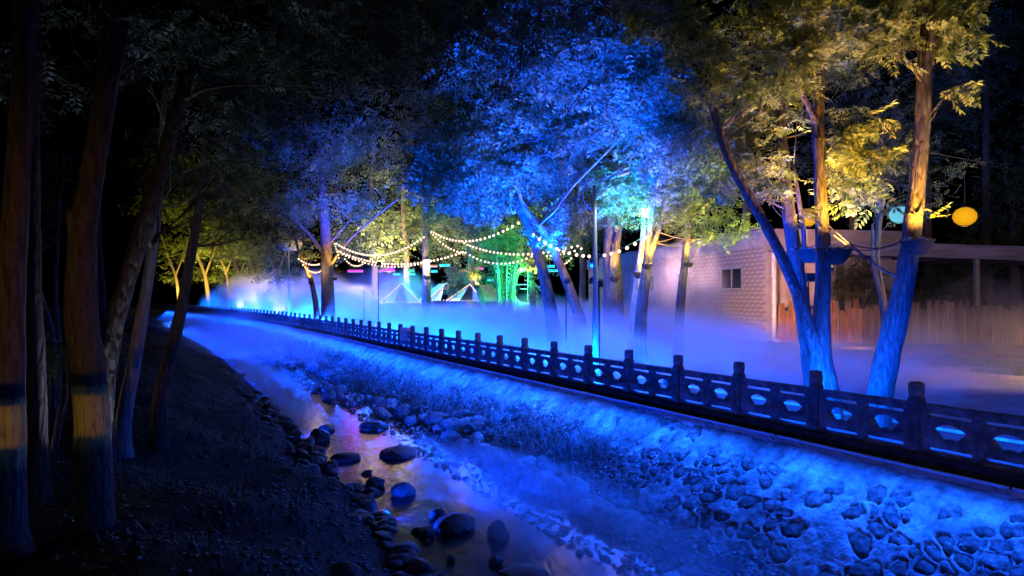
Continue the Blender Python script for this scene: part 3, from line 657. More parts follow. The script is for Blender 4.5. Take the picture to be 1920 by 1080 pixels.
link('leaves', np_mesh('leaves', V - np.array(bam.location), Fc), M['leaf'], bam)

# ------------------------------------------------------------------ dark trees of the near bank
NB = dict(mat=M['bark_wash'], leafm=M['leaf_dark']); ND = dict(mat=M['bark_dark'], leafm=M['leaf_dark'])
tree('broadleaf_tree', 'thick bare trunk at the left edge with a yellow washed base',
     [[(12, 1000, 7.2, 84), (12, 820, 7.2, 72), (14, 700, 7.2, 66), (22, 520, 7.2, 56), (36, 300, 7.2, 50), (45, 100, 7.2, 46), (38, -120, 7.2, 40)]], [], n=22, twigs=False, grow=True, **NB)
tree('broadleaf_tree', 'slimmer trunk tight behind the left edge trunk',
     [[(72, 900, 9, 44), (68, 720, 9, 38), (62, 520, 9, 34), (60, 300, 9, 32), (62, 0, 9, 28)]], [(60, 120, 9.5, 120, 60, .9, 14, 12)], n=18, leaf=.3, **ND)
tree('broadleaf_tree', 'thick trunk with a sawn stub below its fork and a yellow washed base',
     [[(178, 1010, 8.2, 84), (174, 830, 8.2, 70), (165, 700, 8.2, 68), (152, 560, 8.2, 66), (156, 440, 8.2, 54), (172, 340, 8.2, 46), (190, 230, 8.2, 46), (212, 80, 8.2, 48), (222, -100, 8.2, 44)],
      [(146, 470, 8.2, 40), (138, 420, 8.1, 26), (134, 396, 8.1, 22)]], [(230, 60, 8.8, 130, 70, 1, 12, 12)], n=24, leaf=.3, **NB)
tree('broadleaf_tree', 'thin stem rising just behind the trunk with the sawn stub',
     [[(205, 800, 11, 20), (196, 660, 11, 19), (186, 520, 11, 19), (180, 400, 11, 16), (185, 250, 11, 12)]], [], n=12, twigs=False, **ND)
tree('broadleaf_tree', 'long leaning trunk with two thin arching side branches over the river',
     [[(190, 800, 9.6, 44), (208, 640, 9.6, 40), (240, 520, 9.6, 36), (272, 420, 9.6, 36), (300, 320, 9.6, 34), (340, 180, 9.6, 28), (372, 80, 9.6, 26), (395, -40, 9.6, 24), (415, -160, 9.6, 20)],
      [(346, 188, 9.6, 9), (385, 168, 9.4, 7), (450, 160, 9.2, 5), (530, 163, 9.2, 4), (610, 178, 9.2, 3)],
      [(382, 34, 9.6, 10), (420, 14, 9.4, 8), (510, 2, 9.2, 7), (600, 8, 9, 5), (670, 24, 9, 4), (710, 50, 9, 3)],
      [(274, 430, 9.6, 14), (283, 460, 9.8, 12), (296, 440, 10, 10)]],
     [(470, 60, 9.5, 120, 60, 1.2, 22, 14), (640, 60, 9.5, 130, 60, 1.2, 26, 14), (560, 130, 9.8, 110, 40, 1, 14, 12), (780, 20, 9.5, 120, 50, 1.2, 24, 14), (420, 230, 11, 90, 60, 1.2, 14, 12)], n=20, leaf=.26, **ND)
tree('broadleaf_tree', 'pale slim stem on the near bank left of the dark leaning stem',
     [[(232, 790, 12, 28), (248, 700, 12, 26), (262, 620, 12, 24), (275, 540, 12, 22), (290, 440, 12, 18), (300, 330, 12, 15), (310, 150, 12, 10)]], [(330, 160, 12, 90, 80, 1.5, 18, 13), (370, 300, 13, 90, 60, 1.5, 18, 13)], n=14, leaf=.28, mat=M['bark_pale'], leafm=M['leaf_dark'])
tree('broadleaf_tree', 'black leaning stem standing alone against the far blue fog',
     [[(300, 740, 13, 26), (318, 670, 13, 24), (340, 580, 13, 22), (354, 500, 13, 19), (368, 420, 13, 16), (380, 330, 13, 13), (390, 200, 13, 9)]], [(430, 330, 14, 110, 60, 1.6, 26, 14), (500, 220, 14, 110, 60, 1.8, 26, 14), (400, 140, 14, 110, 60, 1.6, 20, 13), (440, 420, 15, 70, 30, 1.2, 12, 12)], n=12, leaf=.26, **ND)
tree('broadleaf_tree', 'tall near bank tree whose dark leaves hang over the top middle of the river',
     [[(-380, 900, 8, 80), (-300, 500, 8, 70), (-180, 100, 8, 60), (0, -150, 8.5, 50), (300, -280, 9, 40), (700, -260, 9.5, 30), (1100, -200, 10, 20)]],
     [(900, 20, 10, 130, 55, 1.4, 30, 14), (1050, 10, 10.5, 110, 50, 1.4, 16, 14), (1180, -10, 11, 90, 40, 1.2, 10, 13), (960, 120, 11, 90, 50, 1.2, 10, 13), (760, 110, 10.5, 110, 50, 1.2, 18, 13)], n=14, leaf=.25, **ND)
for pts, lab in (([(100, 640, 16, 10), (85, 580, 16, 9), (68, 520, 16, 7), (60, 450, 16, 5)], 'thin slanting sapling between the two left trunks'), ([(110, 640, 18, 9), (104, 560, 18, 8), (108, 470, 18, 6), (112, 380, 18, 5)], 'thin upright sapling left of the stub trunk')):
    tree('sapling', lab, [pts], [(pts[-1][0], pts[-1][1] - 40, pts[-1][2], 70, 60, 1.5, 12, 12)], n=8, leaf=.28, cat='sapling', mat=M['bark'], leafm=M['leaf_dark'])
shrub('bush', 'small yellow-green bush at the foot of the left trunks', [(75, 660, 11, 40, 30, .4, 12, 8), (105, 668, 11, 20, 12, .3, 6, 6)], M['leaf'], .26)

# ------------------------------------------------------------------ tiled building on the right
CB = P(1437, 635, 38); CB.z = 0
wd = Vector((-3.3, 18)).normalized()       # along the front wall, away from the camera
bt = empty('tiled_building', CB, 'low tiled building with flat parapet and small sliding windows behind the fog', 'building')
ang = math.atan2(wd.y, wd.x)
def W(u, v, z): # u along wall, v out towards the path (left), local to the building
    return Vector((wd.x * u - wd.y * v * 1 * 1, wd.y * u + wd.x * v, z)) if False else Vector((wd.x * u + (-wd.y) * v, wd.y * u + wd.x * v, z))
Lw = 34; Hw = 5.35
def bbox(mb, u, v, z, du, dv, dz): mb.box(W(u, v, z), (du, dv, dz), rz=ang)
wins = [(2.75, 5.35, 2.95, 4.25), (9.6, 12.0, 2.9, 4.2), (16.3, 18.9, 2.9, 4.2), (24.5, 27, 2.9, 4.2)]
m = MB()
# wall pieces around the openings, butted
edges_u = [0] + [x for w_ in wins for x in w_[:2]] + [Lw]
for a, b in zip(edges_u[::2], edges_u[1::2]): bbox(m, (a + b) / 2, -.15, Hw / 2 - .25, b - a, .3, Hw + .5)
for u0, u1, z0, z1 in wins:
    bbox(m, (u0 + u1) / 2, -.15, (z0 - .5) / 2, u1 - u0, .3, z0 + .5); bbox(m, (u0 + u1) / 2, -.15, (z1 + Hw) / 2, u1 - u0, .3, Hw - z1)
m.box(W(.15, -4.3, Hw / 2), (.3, 8, Hw), rz=ang); bbox(m, Lw - .15, -4.3, Hw / 2, .3, 8, Hw)
m.build('wall', M['plaster'], bt)
m = MB(); bbox(m, Lw / 2, -.13, Hw + .45, Lw + .5, .5, .9); m.box(W(-.15, -4.4, Hw + .45), (.5, 8, .9), rz=ang); m.build('parapet', M['plaster'], bt)
m = MB(); bbox(m, Lw / 2, -4.5, Hw + .1, Lw - 1, 7.8, .2); m.build('roof', M['concrete'], bt)
m = MB(); bbox(m, Lw / 2, .16, Hw + .93, Lw + .7, .75, .07); m.build('coping', M['concrete'], bt)
for u0, u1, z0, z1 in wins:
    f = MB(); t_ = .06
    for (u, z, du, dz) in (((u0 + u1) / 2, z1 - t_ / 2, u1 - u0, t_), ((u0 + u1) / 2, z0 + t_ / 2, u1 - u0, t_), (u0 + t_ / 2, (z0 + z1) / 2, t_, z1 - z0 - 2 * t_), (u1 - t_ / 2, (z0 + z1) / 2, t_, z1 - z0 - 2 * t_), ((u0 + u1) / 2, (z0 + z1) / 2, t_, z1 - z0 - 2 * t_)):
        bbox(f, u, -.1, z, du, .07, dz)
    fo = f.build('window', M['frame'], bt)
    for h_ in (0, 1):
        gq = MB(); hw = (u1 - u0) / 2; bbox(gq, u0 + hw * (h_ + .5), -.12 + .02 * h_, (z0 + z1) / 2, hw - .08, .012, z1 - z0 - .12); gq.build('pane', M['glass'], fo)
    sl = MB(); bbox(sl, (u0 + u1) / 2, .03, z0 - .04, u1 - u0 + .16, .16, .07); sl.build('sill', M['concrete'], fo)
# tiles: the courses near the corner as separate pieces, laid proud of the plaster
bmx = bmesh.new(); bmesh.ops.create_cube(bmx, size=1, matrix=Matrix.Diagonal((.575, .03, .225, 1)))
bmesh.ops.bevel(bmx, geom=[e for e in bmx.edges], offset=.008, segments=1, affect='EDGES')
tm = bpy.data.meshes.new('tile'); bmx.to_mesh(tm); bmx.free(); tm.materials.append(M['tile'])
cnt = 0; restm = bmesh.new()
slots = []
for r_ in range(22):
    z = .12 + r_ * .24
    for c_ in range(57):
        u = .3 + c_ * .6 + (.3 if r_ % 2 else 0)
        if u > Lw - .3: continue
        if any(u0 - .32 < u < u1 + .32 and z0 - .16 < z < z1 + .14 for u0, u1, z0, z1 in wins): continue
        slots.append((u, z))
slots.sort(key=lambda t_: t_[0] - (.4 * t_[1]))
for k, (u, z) in enumerate(slots):
    loc = W(u, .015 + random.uniform(-.003, .004), z)
    if k < 280:
        o = link('tile', tm, None, bt); o.location = loc; o.rotation_euler = (random.uniform(-.008, .008), 0, ang)
    else:
        b_ = bmesh.new(); b_.from_mesh(tm); b_.transform(Matrix.Translation(loc) @ Matrix.Rotation(ang, 4, 'Z')); t2 = bpy.data.meshes.new('x'); b_.to_mesh(t2); b_.free(); restm.from_mesh(t2); bpy.data.meshes.remove(t2)
me = bpy.data.meshes.new('tiles'); restm.to_mesh(me); restm.free(); o = link('tiles', me, M['tile'], bt); o['kind'] = 'stuff'
# downpipe
dp = MB(); pc = P(1452, 640, 37.6) - bt.location; dp.tube([(pc.x, pc.y, .1), (pc.x, pc.y, 2.6), (pc.x, pc.y, 5.2)], .13, n=12)
for z in (1.4, 3.6): dp.tube([(pc.x, pc.y, z), (pc.x, pc.y, z + .07)], .16, n=12)
dp.tube([(pc.x, pc.y, .2), (pc.x + .05, pc.y - .12, .08), (pc.x + .12, pc.y - .3, .03)], .13, n=12)
dp.build('downpipe', M['pvc'], bt)
# canopy roof to the right
cn = empty('canopy', P(1832, 640, 36).copy(), 'long flat concrete canopy with slender posts at the right', 'canopy'); cn.location.z = 0
def rel(v, o): return Vector(v) - o.location
def beam(mb, a, b, h, w):
    a = Vector(a); b = Vector(b); d = b - a; L_ = math.hypot(d.x, d.y); ang_ = math.atan2(d.y, d.x)
    mb.box((a + b) / 2, (L_, w, h), rz=ang_, ry=-math.atan2(d.z, L_))
m = MB(); A = P(1465, 457, 38.6); B = P(2080, 482, 35.5); A.z = 5.35; B.z = 4.6; beam(m, rel(A, cn), rel(B, cn), .75, .35); m.build('fascia', M['concrete'], cn)
m = MB(); off = Vector((.7, 2.6, -.12)); beam(m, rel(A + off, cn), rel(B + off, cn), .2, 4.6); m.build('roof_slab', M['concrete'], cn)
for k in range(9):
    t = (k + .5) / 9; m = MB(); c = A.lerp(B, t) + Vector((.6, 2.4, -.34)); m.box(rel(c, cn), (.14, 4.2, .22)); m.build('joist', M['wood'], cn)
for x in (1832, 1560, 2010):
    c = P(x, 600, 35.9 if x > 1700 else 37.8); m = MB(); m.box(rel((c.x, c.y, 2.25), cn), (.22, .22, 4.5), bevel=.015); m.box(rel((c.x, c.y, .06), cn), (.4, .4, .2)); m.build('post', M['concrete'], cn)
# board fence under the canopy
bf = empty('board_fence', P(1570, 640, 36), 'low fence of uneven reddish boards under the canopy', 'fence'); bf.location.z = 0
a = P(1462, 600, 37.4); b = P(2000, 600, 34.5)
for k in range(74):
    t = k / 74; x = a.lerp(b, t); m = MB(); h = 2.1 + random.uniform(-.35, .3); w_ = .2 + random.uniform(-.03, .02)
    m.box(rel((x.x, x.y + random.uniform(-.03, .03), h / 2 - .05), bf), (w_, .035, h), rz=random.uniform(-.1, .1), ry=random.uniform(-.02, .02)); m.build('board', M['wood'], bf)
m = MB()
for z in (.5, 1.5): beam(m, rel((a.x, a.y + .07, z), bf), rel((b.x, b.y + .07, z), bf), .1, .05)
m.build('rail', M['wood'], bf)
gp = MB(); c = P(1571, 600, 30); gp.tube([(c.x, c.y, 0), (c.x, c.y, 2.3)], .02, n=8); o = gp.build('thin_pole', M['pvc'], None); tag(o, 'thin white pole standing before the board fence right of the forked tree', 'pole')

# ------------------------------------------------------------------ street lamps
def street_lamp(x, Y, ybot, ytop, label, arm_dx, arm_dy, head_w, lit):
    b = P(x, ybot, Y); b.z = ground_z(b.x, b.y); t = P(x, ytop, Y); h = t.z - b.z
    rt = empty('street_lamp', b, label, 'street lamp')
    m = MB(); m.tube([(0, 0, -.05), (0, 0, .5), (-.02, 0, h * .5), (-.05, 0, h)], [.1, .088, .075, .05], n=16); m.lathe([(.2, -.05), (.2, .03), (.13, .08), (.12, .35), (.105, .4)], n=16); m.build('pole', M['metal_paint'], rt)
    ax = PX(arm_dx, Y); az = PX(arm_dy, Y)
    m = MB(); m.tube([(-.05, 0, h - .12), (ax * .3, 0, h + az * .35), (ax * .65, 0, h + az * .7), (ax, 0, h + az)], [.032, .028, .024, .02], n=10)
    m.tube([(-.06, 0, h - .75), (-.24, 0, h - .62), (-.36, 0, h - .42), (-.38, 0, h - .1), (-.28, 0, h + .15), (-.05, 0, h + .22)], .022, n=8); m.build('arm', M['metal_paint'], rt)
    m = MB(); hw = PX(head_w, Y); m.box((ax + hw * .5, 0, h + az + .03), (hw, .2, .06), ry=-.3, bevel=.03); m.build('lamp_head', M['metal_paint'], rt)
    m = MB(); m.box((ax + hw * .52, 0, h + az - .02), (hw * .7, .18, .015), ry=-.3); m.build('lens', emit('lamp_lens', (.8, .9, 1), .9 if lit else .03), rt)
    return rt, (b.x + ax + hw * .5, b.y, b.z + h + az - .1)
sl1, h1 = street_lamp(1118, 19.5, 690, 348, 'tall blue-lit street lamp with a curved bracket arm rising from the fog', 40, 22, 26, True)
sl2, h2 = street_lamp(542, 66, 600, 470, 'distant street lamp with a wide shade above the fog at the left', 16, 6, 14, False)
m = MB(); m.lathe([(.1, 0), (1.15, -.15), (1.25, -.45), (1.1, -.95), (.6, -1.1)], n=16); sh = m.build('shade', M['metal_paint'], sl2); sh.location = (-.05, 0, P(542, 458, 66).z - sl2.location.z + .5)

# ------------------------------------------------------------------ bowl lamps on the trunks, lanterns, cables
def bowl_lamp(x, y, Y, wpx, label, watts, up=(0, .15, 1), cone=110, col=AMBER, side=1, spill=.25):
    c = P(x, y, Y); r = PX(wpx, Y) / 2
    rt = empty('bowl_lamp', c, label, 'lamp', )
    prof = [(r * .25, -r * .95), (r * .55, -r * .85), (r * .85, -r * .5), (r, -.02), (r * 1.03, .0), (r * .96, .0), (r * .8, -r * .4), (r * .3, -r * .7)]
    m = MB(); m.lathe(prof, n=18); m.build('bowl', M['basket'], rt)
    m = MB()
    for k in range(26):
        a = k * 2 * math.pi / 26; m.tube([(r * math.cos(a), r * math.sin(a), -.01), (r * 1.02 * math.cos(a + .2), r * 1.02 * math.sin(a + .2), random.uniform(.01, .05)), (r * math.cos(a + .4), r * math.sin(a + .4), 0)], .008, n=4)
    m.build('rim', M['basket'], rt)
    m = MB()
    for k in range(34 if wpx > 40 else 10):
        a = random.uniform(0, 6.28); q = r * random.uniform(.55, 1.02); p0 = Vector((q * math.cos(a), q * math.sin(a), random.uniform(-.02, .02))); a2 = a + random.uniform(.5, 1.6); m.tube([p0, p0 + Vector((math.cos(a2) * r * .4, math.sin(a2) * r * .4, random.uniform(-.02, .06)))], r * .035, n=4)
    m.build('straw', M['straw'], rt)['kind'] = 'stuff'
    m = MB(); m.ico((0, 0, -r * .3), max(.03, r * .3), 2); m.build('bulb', emit('bowl_bulb', (1, .62, .25), 3), rt)
    o = lamp((r * .2, -r * .7, r * .12), None, col, watts, cone, .7, .08, rt); o.rotation_euler = Vector(up).to_track_quat('-Z', 'Y').to_euler()
    return rt
bowl_lamp(1564, 468, 12.78, 60, 'woven bowl lamp on the right side of the forked trunk', 1300, (-.22, .12, 1))
bowl_lamp(1720, 452, 12.42, 56, 'woven bowl lamp on the right front of the leaning trunk', 1300, (0, .12, 1))
bowl_lamp(1519, 468, 14.6, 52, 'woven bowl lamp showing left of the forked trunk', 700, (-.1, .1, 1))
bowl_lamp(1152, 520, 26.0, 20, 'glaring bowl lamp on the dark trunk beside the street lamp', 700, (0, .15, 1))
bowl_lamp(1198, 512, 23.6, 22, 'bowl lamp on the pale stemmed tree', 700, (.05, .1, 1))
bowl_lamp(1213, 496, 22.0, 20, 'higher bowl lamp on the forked tree beside the small window', 1300, (.1, .1, 1))
bowl_lamp(1291, 494, 24.6, 16, 'small bowl lamp on the slim tree before the tiled wall', 900, (.2, .05, 1))
bowl_lamp(800, 518, 45.3, 14, 'bowl lamp on the straight tree behind the bulb strings', 2600, (0, .2, 1))
bowl_lamp(893, 536, 43.5, 12, 'bowl lamp low on the small amber-leaved tree', 2200, (-.1, .1, 1))
bowl_lamp(998, 520, 39.2, 14, 'bowl lamp under the bright yellow-green tree', 2600, (0, .1, 1))
bowl_lamp(628, 521, 49.2, 10, 'bowl lamp on the right of the large blue trunk', 2600, (.3, .1, 1))
bowl_lamp(583, 529, 51.5, 10, 'bowl lamp on the small bent tree', 1800, (-.2, .1, 1))
for (x, Y, w, lab) in ((330, 178, 40000, 'last'), (385, 146, 40000, 'behind the dark leaning stem'), (425, 146, 40000, 'below the straight far tree'), (450, 116, 16000, 'below the bent far tree'), (480, 108, 20000, 'below the slanting far tree'), (520, 86, 1500, 'beside the second lamp post')):
    c = P(x, 545, Y - 3); floodlight((c.x, c.y, ground_z(c.x, c.y) + .3), (c.x + 2, c.y + 6, 10), (1, .68, .1), w, 'amber', 'amber garden floodlight far along the path, ' + lab, 120, .6, .3)
def lantern(x, y, Y, rx, ry, mat, label, hang, watts, col):
    c = P(x, y, Y); rt = empty('paper_lantern', c, label, 'lantern'); a = PX(rx, Y); b = PX(ry, Y)
    m = MB(); n_ = 14; prof = [(max(.02, a * math.sin(math.pi * (k + .5) / n_) * (1 + .02 * (-1) ** k)), -b * math.cos(math.pi * (k + .5) / n_)) for k in range(n_)]
    m.lathe(prof, n=20); m.build('shade', mat, rt)
    m = MB(); m.lathe([(a * .25, b * .96), (a * .25, b * 1.06)], n=12); m.lathe([(a * .25, -b * 1.06), (a * .25, -b * .96)], n=12); m.build('ring', M['dark_metal'], rt)
    m = MB(); m.tube([(0, 0, b), (0, 0, PX(hang, Y))], .008, n=5); m.build('cord', M['cord'], rt)
    lamp((0, 0, -b - .15), None, col, watts, soft=.1, parent=rt, typ='POINT')
lantern(1809, 406, 24, 20, 17.5, M['lantern_amber'], 'glowing yellow paper lantern hanging alone above the canopy', 85, 25, AMBER)
lantern(1686, 402, 20, 17, 16, M['lantern_cyan'], 'pale cyan paper lantern half hidden behind the leaning trunk', 60, 20, (.3, .8, 1))
lantern(1517, 408, 19, 14, 16, M['lantern_amber'], 'orange paper lantern glimpsed behind the forked trunk', 60, 20, AMBER)
def cable(label, a, b, sag, r=.012):
    a = Vector(a); b = Vector(b); m = MB(); mid = (a + b) / 2
    m.tube([a.lerp(b, k / 12) - Vector((0, 0, sag * 4 * (k / 12) * (1 - k / 12))) for k in range(13)], r, n=6)
    me = m.mesh('cable'); me.transform(Matrix.Translation(-a)); o = link('cable', me, M['cord']); o.location = a; tag(o, label, 'cable')
cable('upper slack cable between the two big trunks', P(1590, 455, 12.9), P(1690, 452, 12.6), .12)
cable('lower slack cable between the two big trunks', P(1590, 467, 12.9), P(1680, 458, 12.6), .06, .01)
cable('cable running left from the forked trunk to the one behind', P(1535, 458, 13), P(1440, 470, 15), .08)
cable('thin wire crossing the dark sky right of the leaning trunk', P(1740, 285, 13), P(2000, 310, 16), .1, .008)

# ------------------------------------------------------------------ strings of bulbs
bb_ = MB(); bb_.ico((0, 0, 0), 1, 1); bulb_me = bb_.mesh('bulb'); bulb_me.materials.append(M['bulb'])
for p_ in bulb_me.polygons: p_.use_smooth = True
def bulb_string(label, a, b, sagpx, n, rb=.055):
    a3 = P(*a); b3 = P(*b); sag = PX(sagpx, (a[2] + b[2]) / 2); rt = empty('bulb_string', a3, label, 'string lights', 'strings of warm bulbs hung between the trees')
    f = lambda t: a3.lerp(b3, t) - Vector((0, 0, sag * 4 * t * (1 - t))) - a3
    m = MB(); m.tube([f(k / 20) for k in range(21)], .01, n=4); m.build('cord', M['cord'], rt)
    n = int(n * .72)
    for k in range(n):
        t = (k + .5 + random.uniform(-.12, .12)) / n; o = link('bulb', bulb_me, None, rt); o.location = f(t) - Vector((0, 0, rb * 1.1)); o.scale = (rb,) * 3
    return rt
bulb_string('string from the large blue trunk up to the straight dark tree', (628, 453, 49), (798, 440, 45.5), 30, 44, .075)
bulb_string('long low string passing in front of the straight dark tree', (632, 468, 48), (871, 469, 42), 25, 56, .07)
bulb_string('second low string just under the long low one', (640, 474, 47), (812, 486, 46), 18, 40, .06)
bulb_string('string from the straight dark tree to the first slanting tree', (806, 429, 45), (977, 412, 29.5), 28, 36, .062)
bulb_string('short steep string falling from the straight dark tree', (806, 431, 44), (866, 472, 36), 8, 18, .055)
bulb_string('string at the middle height that ends beyond the second slanting tree', (868, 453, 42), (1090, 456, 27.5), 20, 38, .06)
bulb_string('lowest string running into the yellow-green tree', (870, 470, 42), (1000, 477, 38), 19, 24, .06)
bulb_string('nearest string with large bulbs left of the street lamp', (994, 432, 27), (1112, 477, 24), 12, 14, .065)
bulb_string('string with large bulbs rising right of the street lamp to the forked tree', (1112, 477, 24), (1216, 437, 22), 9, 10, .065)
bulb_string('small looped string right of the large blue trunk', (644, 481, 47), (686, 489, 47), 12, 14, .055)
bulb_string('string from the small bent tree to the large blue trunk', (558, 482, 52), (606, 491, 50.5), 8, 14, .065)
bulb_string('lowest looped string left of the large blue trunk', (566, 492, 51), (608, 502, 50), 12, 14, .065)
bulb_string('short upright string on the large blue trunk', (627, 453, 49), (636, 484, 48), 0, 9, .055)
bulb_string('short pinkish string beside the cyan light bars', (1056, 494, 33), (1073, 480, 32), 2, 6, .05)
bulb_string('crossing string just above the slanting trunks', (1000, 477, 36), (1095, 462, 27), 6, 16, .05)
for x, y, Y, w in ((700, 470, 45, 260), (760, 480, 44, 260), (870, 455, 40, 220), (940, 470, 36, 200), (1060, 468, 26, 140), (1160, 470, 23, 110), (600, 497, 49, 260)):
    c = P(x, y, Y); rt = bpy.data.objects.new('lamp', bpy.data.lights.new('lamp', 'POINT')); rt.data.energy = w * .3; rt.data.color = WARM; rt.data.shadow_soft_size = .4; rt.location = c - Vector((0, 0, .3)); COL.objects.link(rt)

# ------------------------------------------------------------------ garden decorations
tube_me = {}
def light_bar(x0, x1, y, Y, colr, label, group=None):
    a = P(x0, y, Y); b = P(x1, y, Y); c = (a + b) / 2; L_ = (b - a).length
    rt = empty('light_bar', c, label, 'light bar', group)
    m = MB(); m.tube([(-L_ / 2, 0, 0), (L_ / 2, 0, 0)], PX(1.5, Y), n=10); m.build('tube', M['neon_' + colr], rt)
    m = MB(); m.box((0, .06, PX(2.4, Y)), (L_ * 1.04, .05, PX(1.2, Y))); m.tube([(-L_ * .4, .06, PX(2.6, Y)), (-L_ * .4, .06, PX(14, Y))], .01, n=4); m.tube([(L_ * .4, .06, PX(2.6, Y)), (L_ * .4, .06, PX(14, Y))], .01, n=4); m.build('hanger', M['dark_metal'], rt)
    m = MB(); m.box((0, .12, 0), (L_ * 1.02, .02, PX(5, Y))); m.build('backing', M['decor'], rt)
bars = [(652, 680, 508, 56, 'magenta', 'magenta light bar right of the large blue trunk'), (708, 716, 508, 56, 'magenta', 'short magenta light bar left of the white-tipped fog'), (716, 740, 506.5, 54, 'magenta', 'long magenta light bar above the fog'), (727, 738, 501.5, 55, 'magenta', 'small upper magenta light bar'),
        (737, 750, 514, 54, 'cyan', 'low cyan light bar dipping into the fog'), (764, 777, 507, 54, 'green', 'green light bar left of the straight dark tree'), (767, 778, 513.5, 53, 'green', 'lower green light bar by the straight dark tree'),
        (806, 820, 498.5, 52, 'orange', 'orange light bar right of the straight dark tree'), (824, 843, 497, 50, 'cyan', 'wide cyan light bar left of the blue bush'), (808, 820, 508.5, 52, 'cyan', 'cyan light bar under the orange one'),
        (861, 875, 507.5, 50, 'orange', 'red-orange light bar right of the blue bush'), (890, 906, 503, 50, 'magenta', 'magenta light bar above the pink tent'), (929, 959, 496.5, 46, 'green', 'widest green light bar in front of the bamboo'), (929, 944, 509, 46, 'green', 'lower green light bar among the bamboo'),
        (914, 926, 525, 47, 'cyan', 'cyan light bar at the top of the white tent side'), (968, 990, 493, 44, 'orange', 'orange light bar right of the bamboo'), (1023, 1040, 499, 42, 'cyan', 'upper cyan light bar between the slanting trunks'), (1023, 1056, 507, 42, 'cyan', 'lower and wider cyan light bar between the slanting trunks')]
for x0, x1, y, Y, c_, lab in bars: light_bar(x0, x1, y, Y, c_, lab)
for x, y, Y, c_, w in ((665, 508, 55, (1, .05, .7), 120), (725, 505, 53, (1, .05, .7), 160), (770, 510, 52, (.03, 1, .4), 120), (832, 498, 49, (.02, .7, 1), 160), (898, 503, 49, (1, .05, .8), 120), (980, 493, 43, (1, .35, .03), 120), (1040, 505, 41, (.02, .7, 1), 160), (940, 500, 44.5, (.03, 1, .3), 160)):
    o = lamp(P(x, y, Y) - Vector((0, .5, .1)), None, c_, w * (.6 if c_[0] > .9 else 2.0), soft=.5, typ='POINT')
def tent(x, y, Y, wpx, hpx, dep, m1, m2, label, rz=0):
    b = P(x, y, Y); rt = empty('tent', b, label, 'tent', rz=rz); w = PX(wpx, Y) / 2; h = PX(hpx, Y); d = dep
    m = MB(); m.bm.faces.new([m.bm.verts.new(v) for v in ((-w, -d, 0), (0, -d * .6, h), (0, d, h), (-w, d, 0))]); g_ = m.build('side_cloth', m1, rt)
    m = MB(); m.bm.faces.new([m.bm.verts.new(v) for v in ((w, -d, 0), (0, -d * .6, h), (0, d, h), (w, d, 0))]); g2 = m.build('side_cloth', m2, rt)
    m = MB(); m.bm.faces.new([m.bm.verts.new(v) for v in ((-w * .93, -d * .9, .02), (-w * .1, -d * .58, h * .9), (-w * .35, -d * .9, .02))]); m.bm.faces.new([m.bm.verts.new(v) for v in ((w * .93, -d * .9, .02), (w * .1, -d * .58, h * .9), (w * .35, -d * .9, .02))]); g3 = m.build('door_cloth', M['canvas'], rt)
    for g_ in (g_, g2, g3):
        md = g_.modifiers.new('thick', 'SOLIDIFY'); md.thickness = .02
    m = MB(); m.tube([(-w, -d, 0), (.03, -d * .6, h + .08)], .03, n=6); m.tube([(w, -d, 0), (-.03, -d * .6, h + .08)], .03, n=6); m.tube([(0, -d * .6, h), (0, d, h)], .03, n=6); m.build('frame', M['wood'], rt)
    for sg in (-1, 1):
        for k in range(16):
            t = (k + .5) / 16; o = link('bulb', bulb_me, None, rt); o.location = (sg * w * (1 - t), -d * (1 - .4 * t) - .05, h * t + .03); o.scale = (.04,) * 3
    for k in range(12):
        o = link('bulb', bulb_me, None, rt); o.location = (-w + 2 * w * (k + .5) / 12, -d - .1, .06); o.scale = (.035,) * 3
tent(757, 568, 52, 74, 36, 1.4, M['canvas'], M['canvas'], 'white ridge tent almost lost in the lilac fog')
tent(832, 564, 50, 84, 32, 1.5, M['canvas'], M['canvas'], 'white ridge tent between the straight dark tree and the blue bush', .35)
tent(897, 565, 47, 84, 31, 1.6, M['canvas_pink'], M['canvas_pink'], 'pink ridge tent edged with bulbs left of the bamboo', -.55)
# round gate ornament with rays
go = empty('gate_ornament', P(985, 588, 43), 'round blue gate ornament with a fan of white rays on its left side', 'ornament')
rr_ = PX(32, 43); m = MB(); m.tube([(rr_ * math.cos(R(a)) * .85, 0, rr_ * math.sin(R(a)) * 1.05 + rr_ * 1.55) for a in range(60, 301, 10)], [.1 + .09 * math.sin(R(180 * (a - 60) / 240)) for a in range(60, 301, 10)], n=10); m.build('ring', M['decor'], go)
for k in range(15):
    a = R(125 + k * 9.5); m = MB(); c0 = Vector((rr_ * .85 * math.cos(a), 0, rr_ * 1.05 * math.sin(a) + rr_ * 1.55)); c1 = c0 + Vector((math.cos(a), 0, math.sin(a))) * .55
    m.tube([c0, c1], [.05, .025], n=6); m.build('ray', M['decor'], go)
m = MB(); m.box((.15, 0, rr_ * 1.5), (.04, .04, 1.9)); m.box((-.25, 0, rr_ * 1.45), (.8, .04, .04)); m.box((-.25, 0, rr_ * 1.7), (.8, .04, .04)); m.build('lattice', M['decor'], go)
m = MB(); m.box((-.05, .1, .35), (1.3, .3, .75), bevel=.03); m.build('plinth', M['decor'], go)
C = np.array([[.55 + RS.normal(0, .12), RS.normal(0, .1), z] for z in np.linspace(.3, 2.3, 60)]); V, Fc = leaves_np(C, np.full(60, .3), 3); link('leaf_column', np_mesh('leaf_column', V, Fc), M['decor'], go)
o = MB(); c = path(13.4 * SP, .12); o.box((0, 0, 0), (.5, .12, .6), bevel=.03); ob = o.build('sign_board', M['decor']); ob.location = (c.x, c.y, .75); tag(ob, 'small pale board hung on the railing posts at the middle distance', 'board')

